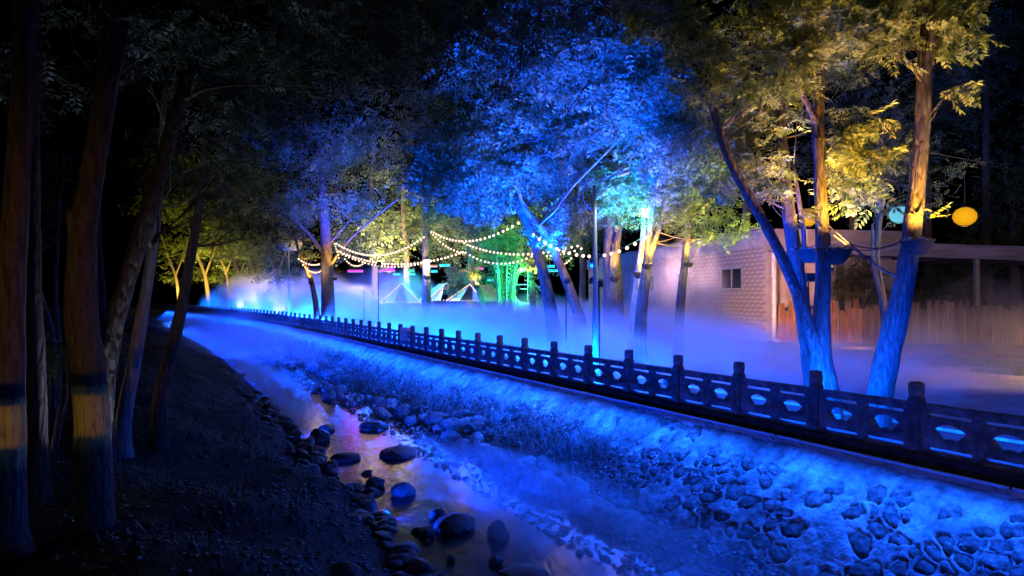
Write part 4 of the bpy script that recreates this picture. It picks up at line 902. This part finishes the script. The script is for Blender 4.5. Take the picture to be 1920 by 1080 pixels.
# ------------------------------------------------------------------ stones, boulders, weeds
def rock_mesh(seed, flat=.6, n=2):
    m = MB(); m.ico((0, 0, 0), 1, n); off = Vector((seed * 7.3, seed * 3.1, seed))
    for v in m.bm.verts:
        k = 1 + .32 * mnoise.noise(v.co * 1.1 + off) + .14 * mnoise.noise(v.co * 2.6 + off); v.co *= k
        v.co.z *= flat
    return m.mesh('boulder')
rocks = [rock_mesh(k, random.uniform(.5, .8)) for k in range(9)]
wetm = [];  palem = []
for r_ in rocks:
    a = r_.copy(); a.materials.append(M['rock']); wetm.append(a); b = r_.copy(); b.materials.append(M['rock_pale']); palem.append(b)
for a in wetm + palem:
    for p_ in a.polygons: p_.use_smooth = False
def at_z(px, py, z):
    d = P(px, py, 1) - Vector((0, 0, CAMZ)); Y = (z - CAMZ) / d.z; return P(px, py, Y), Y
BO = [(597, 822, 24, 22, 'dark boulder at the upper end of the near waterline, tallest there'), (612, 805, 18, 10, 'flat slab leaning on the tallest dark boulder'), (662, 915, 26, 11, 'long low dark stone lying in the lit shallows'), (703, 908, 18, 14, 'wedge-shaped dark stone right of the long low stone'), (755, 922, 24, 20, 'blocky dark boulder alone in mid stream'),
      (648, 857, 30, 11, 'wide dark rock just off the near bank'), (850, 985, 44, 20, 'broad dark rock in the murky water below the middle'), (820, 965, 16, 14, 'round dark rock touching the broad one'), (765, 1032, 19, 16, 'angular stone in the glinting water at the bottom'), (935, 1000, 20, 32, 'upright square dark block standing in the water'),
      (845, 1045, 9, 5, 'tiny stone right of the angular one'), (930, 1052, 16, 11, 'small dark stone near the bottom middle'), (640, 950, 17, 8, 'pointed dark stone beside the warm glint'), (680, 1035, 30, 22, 'rounded wet boulder at the near bank corner'), (718, 1020, 30, 14, 'smooth flat boulder jutting into the glinting water'),
      (745, 850, 40, 12, 'long shadowed rock off the rubble bank'), (700, 800, 26, 14, 'dark rock below the pale rubble'), (800, 1000, 14, 12, 'dark stone left under the broad rock'), (985, 1075, 50, 16, 'low dark rock cut by the bottom edge')]
for k, (x, y, rx, ry, lab) in enumerate(BO):
    c, Y = at_z(x, y, WZ + .05); o = link('boulder', wetm[k % 9], None); o.location = c; s_ = PX(rx, Y); o.scale = (s_, s_ * .85, max(.06, PX(ry, Y)) * 1.35); o.rotation_euler = (0, 0, RS.uniform(0, 6)); tag(o, lab, 'boulder')
# rubble along the wall foot (p 2.1 .. 4)
for k in range(240):
    s = 3.5 + 70 * RS.rand() ** 1.7; pc = 2.7 + .5 * math.sin(s * .35) + .5 * smooth(6, 22, s); p = pc + RS.normal(0, .42)
    if s < 9 and p > 3.2: p = 2.9
    o = link('rubble_rock', palem[k % 9], None); sz = RS.uniform(.1, .34) * (1 + .5 * (RS.rand() < .15)); c = path(s, p); o.location = (c.x, c.y, -1.62 + .12 * RS.rand() + max(0, (2.9 - p)) * .35); o.scale = (sz, sz * RS.uniform(.6, 1), sz * RS.uniform(.6, 1)); o.rotation_euler = (RS.uniform(-.5, .5), RS.uniform(-.5, .5), RS.uniform(0, 6))
    tag(o, 'pale rough rock among the rubble between the wall foot and the water', 'rock', 'rubble rocks along the foot of the river wall')
bankm = []
for r_ in rocks:
    a = r_.copy(); a.materials.append(M['rock_bank']); bankm.append(a)
for k in range(230):
    s = -5 + 55 * RS.rand() ** 1.3; p = 7.15 + RS.normal(0, .4) + .25 * math.sin(s * 1.1)
    o = link('bank_stone', bankm[k % 9], None); sz = RS.uniform(.06, .24); c = path(s, p); o.location = (c.x, c.y, max(WZ - .02, bank_z(p)) + .02); o.scale = (sz, sz * RS.uniform(.6, 1), sz * .8); o.rotation_euler = (RS.uniform(-.4, .4), RS.uniform(-.4, .4), RS.uniform(0, 6))
    tag(o, 'small dark wet stone along the near waterline', 'stone', 'wet stones along the near waterline')
for k in range(150):
    s = -6 + 30 * RS.rand() ** 1.2; pp = np.interp(s, [-5.5, -1, 4, 9, 15, 30], [6.9, 6.75, 6.6, 6.55, 6.52, 6.5]); p = pp + abs(RS.normal(0, .22)) + .06
    o = link('bank_stone', bankm[k % 9], None); sz = RS.uniform(.1, .2); c = path(s, p); o.location = (c.x, c.y, -1.54); o.scale = (sz * 1.3, sz * RS.uniform(.7, 1), sz * .8); o.rotation_euler = (RS.uniform(-.4, .4), RS.uniform(-.4, .4), RS.uniform(0, 6))
    tag(o, 'small dark wet stone along the near waterline', 'stone', 'wet stones along the near waterline')
# pebbles and leaf litter on the near bank (one mass)
def scatter_mesh(n, f, nv=6):
    Vs = []; Fs = []; base = np.array([[1, 0, 0], [0, 1, 0], [-1, 0, 0], [0, -1, 0], [0, 0, 1], [0, 0, -1]], float); fb = np.array([[0, 1, 4], [1, 2, 4], [2, 3, 4], [3, 0, 4], [1, 0, 5], [2, 1, 5], [3, 2, 5], [0, 3, 5]])
    for k in range(n):
        c, sz = f(); a = RS.uniform(0, 6.28); r = base * (1 + RS.uniform(-.3, .3, (6, 1))) * np.array([sz, sz * RS.uniform(.5, 1), sz * RS.uniform(.25, .6)]); ca, sa = math.cos(a), math.sin(a)
        r = np.stack([r[:, 0] * ca - r[:, 1] * sa, r[:, 0] * sa + r[:, 1] * ca, r[:, 2]], 1) + np.array(c); Vs.append(r); Fs.append(fb + 6 * k)
    return np.concatenate(Vs), np.concatenate(Fs)
def fb_():
    s = -6 + 40 * RS.rand() ** 1.3; p = 6.8 + 6 * RS.rand() ** 1.3; c = path(s, p); return (c.x, c.y, bank_z(p) + bedz(s, p) + .01), RS.uniform(.015, .07)
V, Fc = scatter_mesh(13000, fb_); o = link('pebbles', np_mesh('pebbles', V, Fc), M['rock_bank']); tag(o, 'dark pebbles and litter covering the near river bank', None, None, 'stuff')
def fc_():
    s = -4 + 50 * RS.rand() ** 1.4; p = 2.3 + 2.0 * RS.rand(); c = path(s, p); return (c.x, c.y, -1.72 + max(0, 3.0 - p) * .3 + .05 * RS.rand()), RS.uniform(.03, .1)
V, Fc = scatter_mesh(5000, fc_); o = link('gravel', np_mesh('gravel', V, Fc), M['rock_pale']); tag(o, 'pale gravel along the foot of the river wall', None, None, 'stuff')
# weeds on the lower wall
C = []; S_ = []
for k in range(15000):
    s = 4.5 + 90 * RS.rand() ** 1.6; t = SL * (1.0 - .62 * abs(RS.normal(0, .5)) - .05); lim = SL * (.28 + .15 * mnoise.noise(Vector((s * .5, 0, 0))))
    if t < lim or mnoise.noise(Vector((s * .9, t * 1.2, 9))) < -.12: continue
    if s < 8 and RS.rand() > (s - 4) / 4: continue
    v = wall_pt(s, t, RS.uniform(0, .12)); C.append(v); S_.append(RS.uniform(.08, .26) * (1 + s / 90))
C = np.array(C); S_ = np.array(S_)
V, Fc = leaves_np(C + np.array([0, 0, .02]), S_, 2, .5); o = link('weeds', np_mesh('weeds', V, Fc), M['weed']); tag(o, 'tangle of weeds growing on the lower river wall', None, None, 'stuff')
C = []; S_ = []
for k in range(1500):
    s = RS.uniform(-7, 8); t = SL * RS.uniform(.05, 1.05)
    if mnoise.noise(Vector((s * 1.3, t * 1.6, 3))) < .12: continue
    C.append(wall_pt(s, t, RS.uniform(-.01, .03))); S_.append(RS.uniform(.03, .11))
V, Fc = leaves_np(np.array(C), np.array(S_), 2, .5); o = link('weeds', np_mesh('weeds', V, Fc), M['weed']); tag(o, 'small scattered weeds in the joints of the near river wall', None, None, 'stuff')
# upright blades
Vb = []; Fb = []
for k in range(8000):
    s = 6 + 95 * RS.rand() ** 1.7; t = SL * RS.uniform(.45, 1.12)
    if mnoise.noise(Vector((s * .7, t * .8, 4))) < -.05: continue
    v = wall_pt(s, t, 0); h = RS.uniform(.1, .42) * (1 + s / 80); a = RS.uniform(0, 6.28); w_ = .012 + .012 * s / 40; dx, dy = math.cos(a) * w_, math.sin(a) * w_; lx, ly = RS.normal(0, .3) * h, RS.normal(0, .3) * h; i = len(Vb)
    Vb += [(v.x - dx, v.y - dy, v.z), (v.x + dx, v.y + dy, v.z), (v.x + lx * .5 + dx * .7, v.y + ly * .5 + dy * .7, v.z + h * .6), (v.x + lx, v.y + ly, v.z + h)]; Fb.append((i, i + 1, i + 2, i + 3))
o = link('grass', np_mesh('grass', Vb, Fb), M['weed']); tag(o, 'tall dry grass blades along the foot of the river wall', None, None, 'stuff')
Vb = []; Fb = []
for k in range(9000):
    s = -5 + 36 * RS.rand(); p = 8 + 7 * RS.rand(); 
    if mnoise.noise(Vector((s * .8, p * .8, 1))) < .0: continue
    c = path(s, p); z = bank_z(p) + bedz(s, p) - .02; h = RS.uniform(.06, .28); a = RS.uniform(0, 6.28); dx, dy = math.cos(a) * .01, math.sin(a) * .01; lx, ly = RS.normal(0, .4) * h, RS.normal(0, .4) * h; i = len(Vb)
    Vb += [(c.x - dx, c.y - dy, z), (c.x + dx, c.y + dy, z), (c.x + lx * .5 + dx, c.y + ly * .5 + dy, z + h * .6), (c.x + lx, c.y + ly, z + h)]; Fb.append((i, i + 1, i + 2, i + 3))
o = link('grass', np_mesh('grass', Vb, Fb), M['leaf_dark']); tag(o, 'short dark grass on the near river bank', None, None, 'stuff')
Vb = []; Fb = []
for k in range(14000):
    c = P(RS.uniform(1780, 2050), 690, 24); x = c.x + RS.normal(0, .4); y = RS.uniform(20.5, 28); 
    if mnoise.noise(Vector((x * .7, y * .7, 2))) < -.1: continue
    h = RS.uniform(.05, .2); a = RS.uniform(0, 6.28); dx, dy = math.cos(a) * .012, math.sin(a) * .012; i = len(Vb); lx, ly = RS.normal(0, .4) * h, RS.normal(0, .4) * h
    Vb += [(x - dx, y - dy, 0), (x + dx, y + dy, 0), (x + lx * .5 + dx, y + ly * .5 + dy, h * .6), (x + lx, y + ly, h)]; Fb.append((i, i + 1, i + 2, i + 3))
o = link('grass', np_mesh('grass', Vb, Fb), M['leaf']); tag(o, 'patch of yellow-lit grass at the right edge of the plaza', None, None, 'stuff')

# ------------------------------------------------------------------ unseen deck beside the camera, board and rail placed to shade the trunks
dk = empty('unseen_deck', (-.6, -.6, .85), 'unseen timber deck and guard rail placed to band the near trunks with shade', 'deck')
for k in range(12):
    m = MB(); m.box((0, -1.0 + k * .2, -.04), (6.4, .185, .05)); m.build('plank', M['wood'], dk)
m = MB(); m.box((0, 1.4, .25), (6.4, .03, .58)); m.build('front_board', M['wood'], dk)
m = MB(); m.box((0, 1.4, .705), (6.4, .045, .07)); m.build('rail', M['wood'], dk)
for x in (-3.1, -1, 1, 3.1):
    m = MB(); m.box((x, 1.36, -.3), (.07, .04, 2.05)); m.build('post', M['wood'], dk)

# ------------------------------------------------------------------ lighting of the place
def led_bar(a, b, aim, col, watts, label, lens='blue', wid=.03, arm=True, group=None):
    a = Vector(a); b = Vector(b); c = (a + b) / 2; L_ = (b - a).length; ex = (b - a).normalized(); d = Vector(aim).normalized(); d = (d - ex * d.dot(ex)).normalized(); ey = d.cross(ex) * -1
    rt = empty('led_bar', c, label, 'light bar', group); mt = Matrix((ex, ex.cross(d) * -1, -d)).transposed().to_4x4()
    m = MB(); bmesh.ops.create_cube(m.bm, size=1, matrix=mt @ Matrix.Translation((0, 0, .022)) @ Matrix.Diagonal((L_, wid * 1.3, .025, 1))); m.build('housing', M['pvc'] if arm else M['cord'], rt)
    m = MB(); bmesh.ops.create_cube(m.bm, size=1, matrix=mt @ Matrix.Diagonal((L_ * .98, wid, .006, 1))); m.build('lens', M['lens_' + lens], rt)
    if arm:
        for t in (-.42, 0, .42):
            q0 = ex * (L_ * t) - d * .03; n_ = Vector((-ex.y, ex.x, 0)); m = MB()
            q1 = q0 + (n_ if n_.dot(Vector((1, .3, 0))) > 0 else -n_) * .3 + Vector((0, 0, -.16)); m.tube([q0, q0 * .5 + q1 * .5 + Vector((0, 0, .03)), q1], .008, n=5); m.build('bracket', M['dark_metal'], rt)
    l = bpy.data.lights.new('lamp', 'AREA'); l.shape = 'RECTANGLE'; l.size = L_ * .98; l.size_y = wid; l.energy = watts; l.color = col
    o = bpy.data.objects.new('lamp', l); COL.objects.link(o); o.parent = rt; o.matrix_local = Matrix.Translation(d * .012) @ mt
    return rt
def ordw(k): return ['first', 'second', 'third', 'fourth', 'fifth', 'sixth', 'seventh', 'eighth', 'ninth', 'tenth', 'eleventh', 'twelfth', 'thirteenth', 'fourteenth', 'fifteenth', 'sixteenth', 'seventeenth', 'eighteenth', 'nineteenth', 'twentieth'][k]
s_ = -9.0; k = 0
while s_ < 150 and k < 20:
    L_ = 3.6 if s_ < 30 else (9 if s_ < 70 else 16)
    a_ = P3(s_ + .02, 1.02, .10); b_ = P3(s_ + L_ - .02, 1.02, .10); n_ = path(s_ + L_ / 2, 1) - path(s_ + L_ / 2, 0)
    led_bar(a_, b_, (n_.x * .4, n_.y * .4, -1), BLUE, WALLW * L_ * (1 if s_ < 60 else 1.6), ordw(k) + ' blue light bar over the wall counted from the near end', 'blue', .018)
    s_ += L_; k += 1
# floods beyond the railing: crowns and fog
def gx(y, off):
    s_ = min((abs(path(k * .5, 0).y - y), k * .5) for k in range(-20, 360))[1]
    return path(s_, 0).x + off
def gflood(x, y, tgt, col, w, lens, lab, cone=80, soft=.15, z=.35):
    rt = floodlight((x, y, ground_z(x, y) + z), tgt, col, w, lens, lab, cone, .7, .2, soft=soft)
    if z > 1:
        m = MB(); m.tube([(0, 0, -.16), (0, 0, -z * .5), (0, 0, -z)], [.02, .025, .03], n=8); m.build('stand', M['dark_metal'], rt)
gflood(gx(12.3, .45), 12.3, (6.05, 13.3, 2.6), BLUE, 700, 'blue', 'blue floodlight lighting the forked tree from the left', 110)
gflood(gx(11.0, .5), 11.0, (6.7, 12.9, 3.0), DEEP, 420, 'deep', 'deep blue floodlight at the foot of the two big trunks', 80)
gflood(2.4, 19.75, (3.6, 25, 10.5), CROWNB, 60000, 'blue', 'blue floodlight on the lamp post aimed into the crowns beside it', 90, z=3.5)
gflood(2.44, 19.7, (6.3, 22, 9.2), CROWNB, 15000, 'blue', 'blue floodlight on the lamp post turned towards the forked tree', 60, z=3.7)
gflood(2.0, 25.2, (-2.6, 28, 8.4), CROWNB, 90000, 'blue', 'blue floodlight below the slanting trees', 95, z=3.1)
gflood(2.36, 19.8, (1.6, 24, 12), CROWNB, 50000, 'blue', 'blue floodlight aimed high over the middle of the path', 75, z=3.0)
gflood(gx(41, 1.6), 41, (-13, 50, 12), CROWNB, 60000, 'blue', 'blue floodlight before the large blue trunk', 60, z=4.5)
gflood(gx(17.8, 1.5), 17.8, (2.4, 19.5, 3.4), AZURE, 150, 'blue', 'azure floodlight at the foot of the tall street lamp', 60)
gflood(gx(62, 2), 62, (-26, 70, 6), AZURE, 900, 'blue', 'azure floodlight in the far fog by the second lamp post', 110)
gflood(gx(88, 2.5), 88, (-42, 100, 7), AZURE, 1200, 'blue', 'azure floodlight far along the railing', 120)
gflood(2.5, 19.62, (4.4, 24.5, 6.4), TEAL, 24000, 'green', 'green floodlight aimed into the leaves right of the street lamp', 34, z=2.9)
gflood(7.6, 17.5, (5.9, 22, 5.2), (.95, .8, .06), 8500, 'amber', 'added yellow fill to brighten the leaves over the bowl lamp trees', 62, z=3.0)  # extra fill added for these leaves on top of their bowl lamps
gflood(.3, 36.5, (-.5, 41, 4.6), GREEN, 7500, 'green', 'green floodlight on the slanting tree aimed at the bamboo', 75, z=3.0)
gflood(.6, 39.5, (.8, 43, 1.6), CYAN, 500, 'cyan', 'cyan floodlight in front of the round gate ornament', 60)
for k, (s_, L_, w, c_) in enumerate([(-6, 5, 60, FOGB), (-.5, 5, 75, FOGB), (5, 6, 130, FOGB), (11.5, 6, 170, FOGB), (18, 8, 270, FOGB), (26.5, 9, 380, FOGB), (36, 12, 900, BLUE), (49, 15, 1400, BLUE), (65, 22, 1500, BLUE), (90, 28, 1500, AZURE)]):
    a_ = P3(s_, -.14, .80); b_ = P3(s_ + L_, -.14, .80); n_ = path(s_ + L_ / 2, -1) - path(s_ + L_ / 2, 0)
    led_bar(a_, b_, (n_.x, n_.y, -.35), c_, w * FOGW, ordw(k) + ' blue light bar lying inside the balustrade counted from the near end', 'blue', .06, False)
for k, (s_, L_, p_, w) in enumerate([(23, 8, 6.9, 190), (33, 12, 6.9, 320), (48, 16, 6.9, 520), (70, 24, 6.9, 900)]):
    p_ -= .25; a_ = P3(s_, p_, -1.6); b_ = P3(s_ + L_, p_, -1.6); n_ = path(s_ + L_ / 2, 0) - path(s_ + L_ / 2, 1)
    rt = led_bar(a_, b_, (n_.x, n_.y, -.02), (.0, .04, 1), w * RIVW, ordw(k) + ' hooded blue light bar at the near waterline counted from the near end', 'deep', .035, False)
    ex = (b_ - a_).normalized(); m = MB(); m.box(Vector((n_.x, n_.y, 0)) * .03 + Vector((0, 0, .03)), (L_, .07, .006), rz=math.atan2(ex.y, ex.x)); m.build('visor', M['cord'], rt)
floodlight(P3(-6.4, 3.2, -.7), P3(8, 2.4, -1.2), (.0, .05, 1), 1700, 'deep', 'added deep blue fill at the river wall foot beyond the bottom edge', 80, .8, .16, soft=.15)  # this flood and the next two are added to fill the river mist
floodlight(P3(11, 3.6, -1.2), P3(24, 2.6, -1.1), (.0, .05, 1), 500, 'deep', 'added deep blue fill among the rubble at mid stream', 90, .8, .12, soft=.15)
floodlight(P3(30, 4.4, -1.2), P3(50, 4.4, -1.0), (.002, .06, 1), 900, 'deep', 'added deep blue fill among the far rubble', 90, .8, .14, soft=.15)
floodlight(P3(-9, 1.6, .5), P3(4, .0, .5), (1, .62, .3), 200, 'amber', 'small amber floodlight shining along the balustrade from beyond the right edge', 24, .6, .08, soft=.04)
gflood(11.5, 10.0, (7.8, 12.5, 7.4), (1, .74, .5), 2400, 'warm', 'warm white floodlight beyond the right edge aimed into the near crowns', 60)
gflood(7.2, 15.6, (6.2, 12.4, 8.0), (1, .66, .18), 3000, 'amber', 'added amber fill behind the two big trunks to brighten their leaves', 80, z=3.2)  # added to brighten the near crowns beyond what their bowl lamps give
for k, (x_, y_, w_, c_, lb_) in enumerate([(-13, 60, 14000, (1, .62, .2), 'left'), (-7, 57, 14000, (1, .7, .25), 'middle'), (1, 52, 9000, (.7, 1, .2), 'right')]):
    gflood(x_, y_, (x_ - 1, y_ + 9, 9), c_, w_ * 1.8, 'amber', 'floodlight below the dark wood behind the tents, the one on the ' + lb_ + ' of three', 110, z=4.8)
gflood(4.75, 13.9, (5.3, 15.6, 8), CROWNB, 7000, 'blue', 'blue floodlight left of the forked tree aimed up into its leaves', 80)
for k, (s_, p_) in enumerate([(-4.5, 7.1), (-1, 6.95), (1.6, 6.95), (6, 6.8), (10, 6.75), (14.5, 6.7), (19.5, 6.7)]):
    a_ = P3(s_, p_, -1.56)
    floodlight(a_, P3(s_ + .6, 1.5, -1.35), (.0, .04, 1), RIVW * 250, 'deep', ordw(k) + ' small deep blue floodlight among the near waterline stones counted from the bottom', 150, .8, .07, soft=.08)
# warm general lights
gflood(17, 15.5, (13, 30, 1.5), (1, .62, .52), 4000, 'warm', 'warm floodlight on a pole beyond the right edge of the plaza', 120, z=4.5)
gflood(4.6, 23.4, (12.8, 43, 3), (1, .5, .44), 90000, 'warm', 'pinkish floodlight high in the leaves facing the tiled wall', 58, z=5.6)
gflood(15.5, 19, (14.5, 24, 0), AMBER, 500, 'amber', 'amber spotlight over the yellow-lit grass', 80, z=1.6)
gflood(17, 32, (15.5, 36, 1), (1, .3, .06), 900, 'amber', 'orange floodlight before the board fence', 110)
gflood(-5.6, 45.2, (-5.0, 50, 1.2), (1, .66, .62), 1800, 'warm', 'pinkish floodlight fixed high on the straight dark tree above the tents', 110, z=5.0)
lamp(h1, (h1[0] + .6, h1[1] + 3, 0), (.75, 1, .8), 250, 130, .6, .1)
floodlight((-7.5, 15.5, -.6), (-7.5, 15.6, 8), (.75, .8, 1), 420, 'warm', 'added dim cold fill light under the leaning trunk canopy', 150, .9, .1)  # fill added to lift the near bank canopy out of black
floodlight((-5.6, 9.4, -.05), (-3.0, 10.5, 8), (.6, .7, 1), 380, 'warm', 'added dim cold fill light behind the trunk with the sawn stub', 150, .9, .1)  # second added canopy fill, tucked behind the trunk
# work lamp on the deck
floodlight((.1, -1.9, 1.6), (-5.6, 8.5, .3), (1, .5, .03), 460, 'amber', 'amber work lamp behind the guard rail of the deck', 52, .9, .1, soft=.015)
floodlight((-9.5, 13.2, .6), (-7.0, 12.6, 1.4), (1, .6, .25), 45, 'warm', 'small warm ground lamp behind the pale slim stem', 70, .5, .1)
floodlight((-8.2, 10, .2), (-7.5, 11, .9), (.9, .8, .2), 12, 'amber', 'small ground lamp at the yellow-green bush', 90, .5, .08)

# ------------------------------------------------------------------ fog
def fog_mat(name, dens, nscale, thr, soft=.35, aniso=0.0, col=(1, 1, 1)):
    m = bpy.data.materials.new(name); m.use_nodes = True; N = m.node_tree.nodes; L = m.node_tree.links; N.remove(N['Principled BSDF'])
    tc = N.new('ShaderNodeTexCoord'); ln = N.new('ShaderNodeVectorMath'); ln.operation = 'LENGTH'; L.new(tc.outputs['Object'], ln.inputs[0])
    mp = N.new('ShaderNodeMapping'); mp.inputs['Scale'].default_value = nscale; L.new(tc.outputs['Object'], mp.inputs[0])
    n = N.new('ShaderNodeTexNoise'); n.inputs['Scale'].default_value = 1; n.inputs['Detail'].default_value = 4; n.inputs['Roughness'].default_value = .6; n.inputs['Distortion'].default_value = .4; L.new(mp.outputs[0], n.inputs['Vector'])
    a = N.new('ShaderNodeMath'); a.operation = 'SUBTRACT'; a.inputs[0].default_value = 1; L.new(ln.outputs['Value'], a.inputs[1])      # 1-r
    b = N.new('ShaderNodeMath'); b.operation = 'MULTIPLY_ADD'; b.inputs[1].default_value = 3.2; L.new(n.outputs['Fac'], b.inputs[0]); b.inputs[2].default_value = -thr - 1.75
    c = N.new('ShaderNodeMath'); c.operation = 'ADD'; L.new(a.outputs[0], c.inputs[0]); L.new(b.outputs[0], c.inputs[1])
    mr = N.new('ShaderNodeMapRange'); mr.interpolation_type = 'SMOOTHSTEP'; mr.inputs['From Min'].default_value = 0; mr.inputs['From Max'].default_value = soft; L.new(c.outputs[0], mr.inputs['Value'])
    e = N.new('ShaderNodeMapRange'); e.interpolation_type = 'SMOOTHSTEP'; e.inputs['From Min'].default_value = 0; e.inputs['From Max'].default_value = .3; L.new(a.outputs[0], e.inputs['Value'])
    d = N.new('ShaderNodeMath'); d.operation = 'MULTIPLY'; L.new(mr.outputs[0], d.inputs[0]); L.new(e.outputs[0], d.inputs[1])
    f = N.new('ShaderNodeMath'); f.operation = 'MULTIPLY'; f.inputs[1].default_value = dens; L.new(d.outputs[0], f.inputs[0])
    v = N.new('ShaderNodeVolumeScatter'); v.inputs['Color'].default_value = (*col, 1); v.inputs['Anisotropy'].default_value = aniso; L.new(f.outputs[0], v.inputs['Density'])
    L.new(v.outputs[0], N['Material Output'].inputs['Volume']); return m
def fog(loc, rad, rz, dens, nsc, thr, label, soft=.35, seed=0):
    m = MB(); m.ico((0, 0, 0), 1, 3); me = m.mesh('fog'); o = link('fog', me, fog_mat('fog', dens, nsc, thr, soft)); o.location = loc; o.scale = rad; o.rotation_euler = (0, 0, rz)
    tag(o, label, None, None, 'stuff'); return o
hd0 = heading(0)
def fogsp(s, p, z, rs, rp, rz_, dens, nsc, thr, label, soft=.35):
    c = path(s, p); return fog((c.x, c.y, z), (rs, rp, rz_), heading(max(s, 0)), dens, nsc, thr, label, soft)
fogsp(22, -5, .3, 26, 5.5, 2.3, .22, (7, 2.2, 1.5), -.1, 'blue fog rolling over the path behind the balustrade')
fogsp(75, -8, .8, 34, 8, 3.6, .16, (7, 2.4, 1.5), -.1, 'bright blue fog bank over the far path')
fogsp(100, -9, .8, 40, 10, 6.5, .14, (5, 2, 1.2), -.1, 'far blue fog at the end of the path')
c = P(1268, 590, 28); fog((c.x, c.y, 1.6), (2.4, 3.0, 4.2), .3, .24, (1.6, 1.6, 1.0), .0, 'pale plume of fog rising before the tiled wall', .5)
c = P(1230, 640, 26); fog((c.x, c.y, .6), (4.5, 4.5, 2.2), .3, .22, (1.8, 1.6, 1.2), .0, 'blue fog drifting at the foot of the bowl lamp trees', .5)
c = P(700, 560, 50); fog((c.x, c.y, 1.8), (5.5, 4, 4.0), .2, .055, (2, 2, 1.3), -.05, 'lilac fog cloud around the tents', .5)
c = P(960, 600, 42); fog((c.x, c.y, 1.2), (9, 6, 1.9), .2, .07, (2, 2, 1.3), -.05, 'grey-lilac fog below the bamboo', .5)
c = P(1750, 660, 24); fog((c.x, c.y, .6), (9, 8, 2.2), 0, .03, (2.2, 2.2, 1.2), -.05, 'brown-grey fog across the plaza', .5)
c = P(1900, 600, 31); fog((c.x, c.y, 1.4), (6, 5, 3.0), 0, .04, (1.8, 2.2, 1.2), 0, 'brown-grey fog at the right under the canopy', .5)
fogsp(3, 4.0, -1.45, 9.0, 2.1, .75, .26, (4, 1.8, 1.2), -.1, 'deep blue mist hugging the water below the wall')
for k, (px_, py_, Y_, r_, h_, lb_) in enumerate([(600, 560, 58, 4, 3.2, 'around the foot of the large blue trunk'), (745, 548, 52, 3.6, 3.0, 'rising left of the straight dark tree'), (880, 590, 36, 3.2, 1.6, 'below the pink tent'), (1010, 600, 30, 2.6, 1.5, 'around the slanting trees'), (1120, 625, 23, 2.2, 1.3, 'at the foot of the street lamp'), (1420, 640, 22, 2.6, 1.2, 'left of the forked tree')]):
    c = P(px_, py_, Y_); fog((c.x, c.y, max(.2, c.z - .6)), (r_, r_, h_), .3, .26, (2.2, 2.2, 1.6), .05, 'rounded puff of fog ' + lb_, .5)
fogsp(58, 3.5, -.6, 32, 7.5, 2.2, .06, (3, 1.4, 1.0), -.05, 'blue mist over the far river')
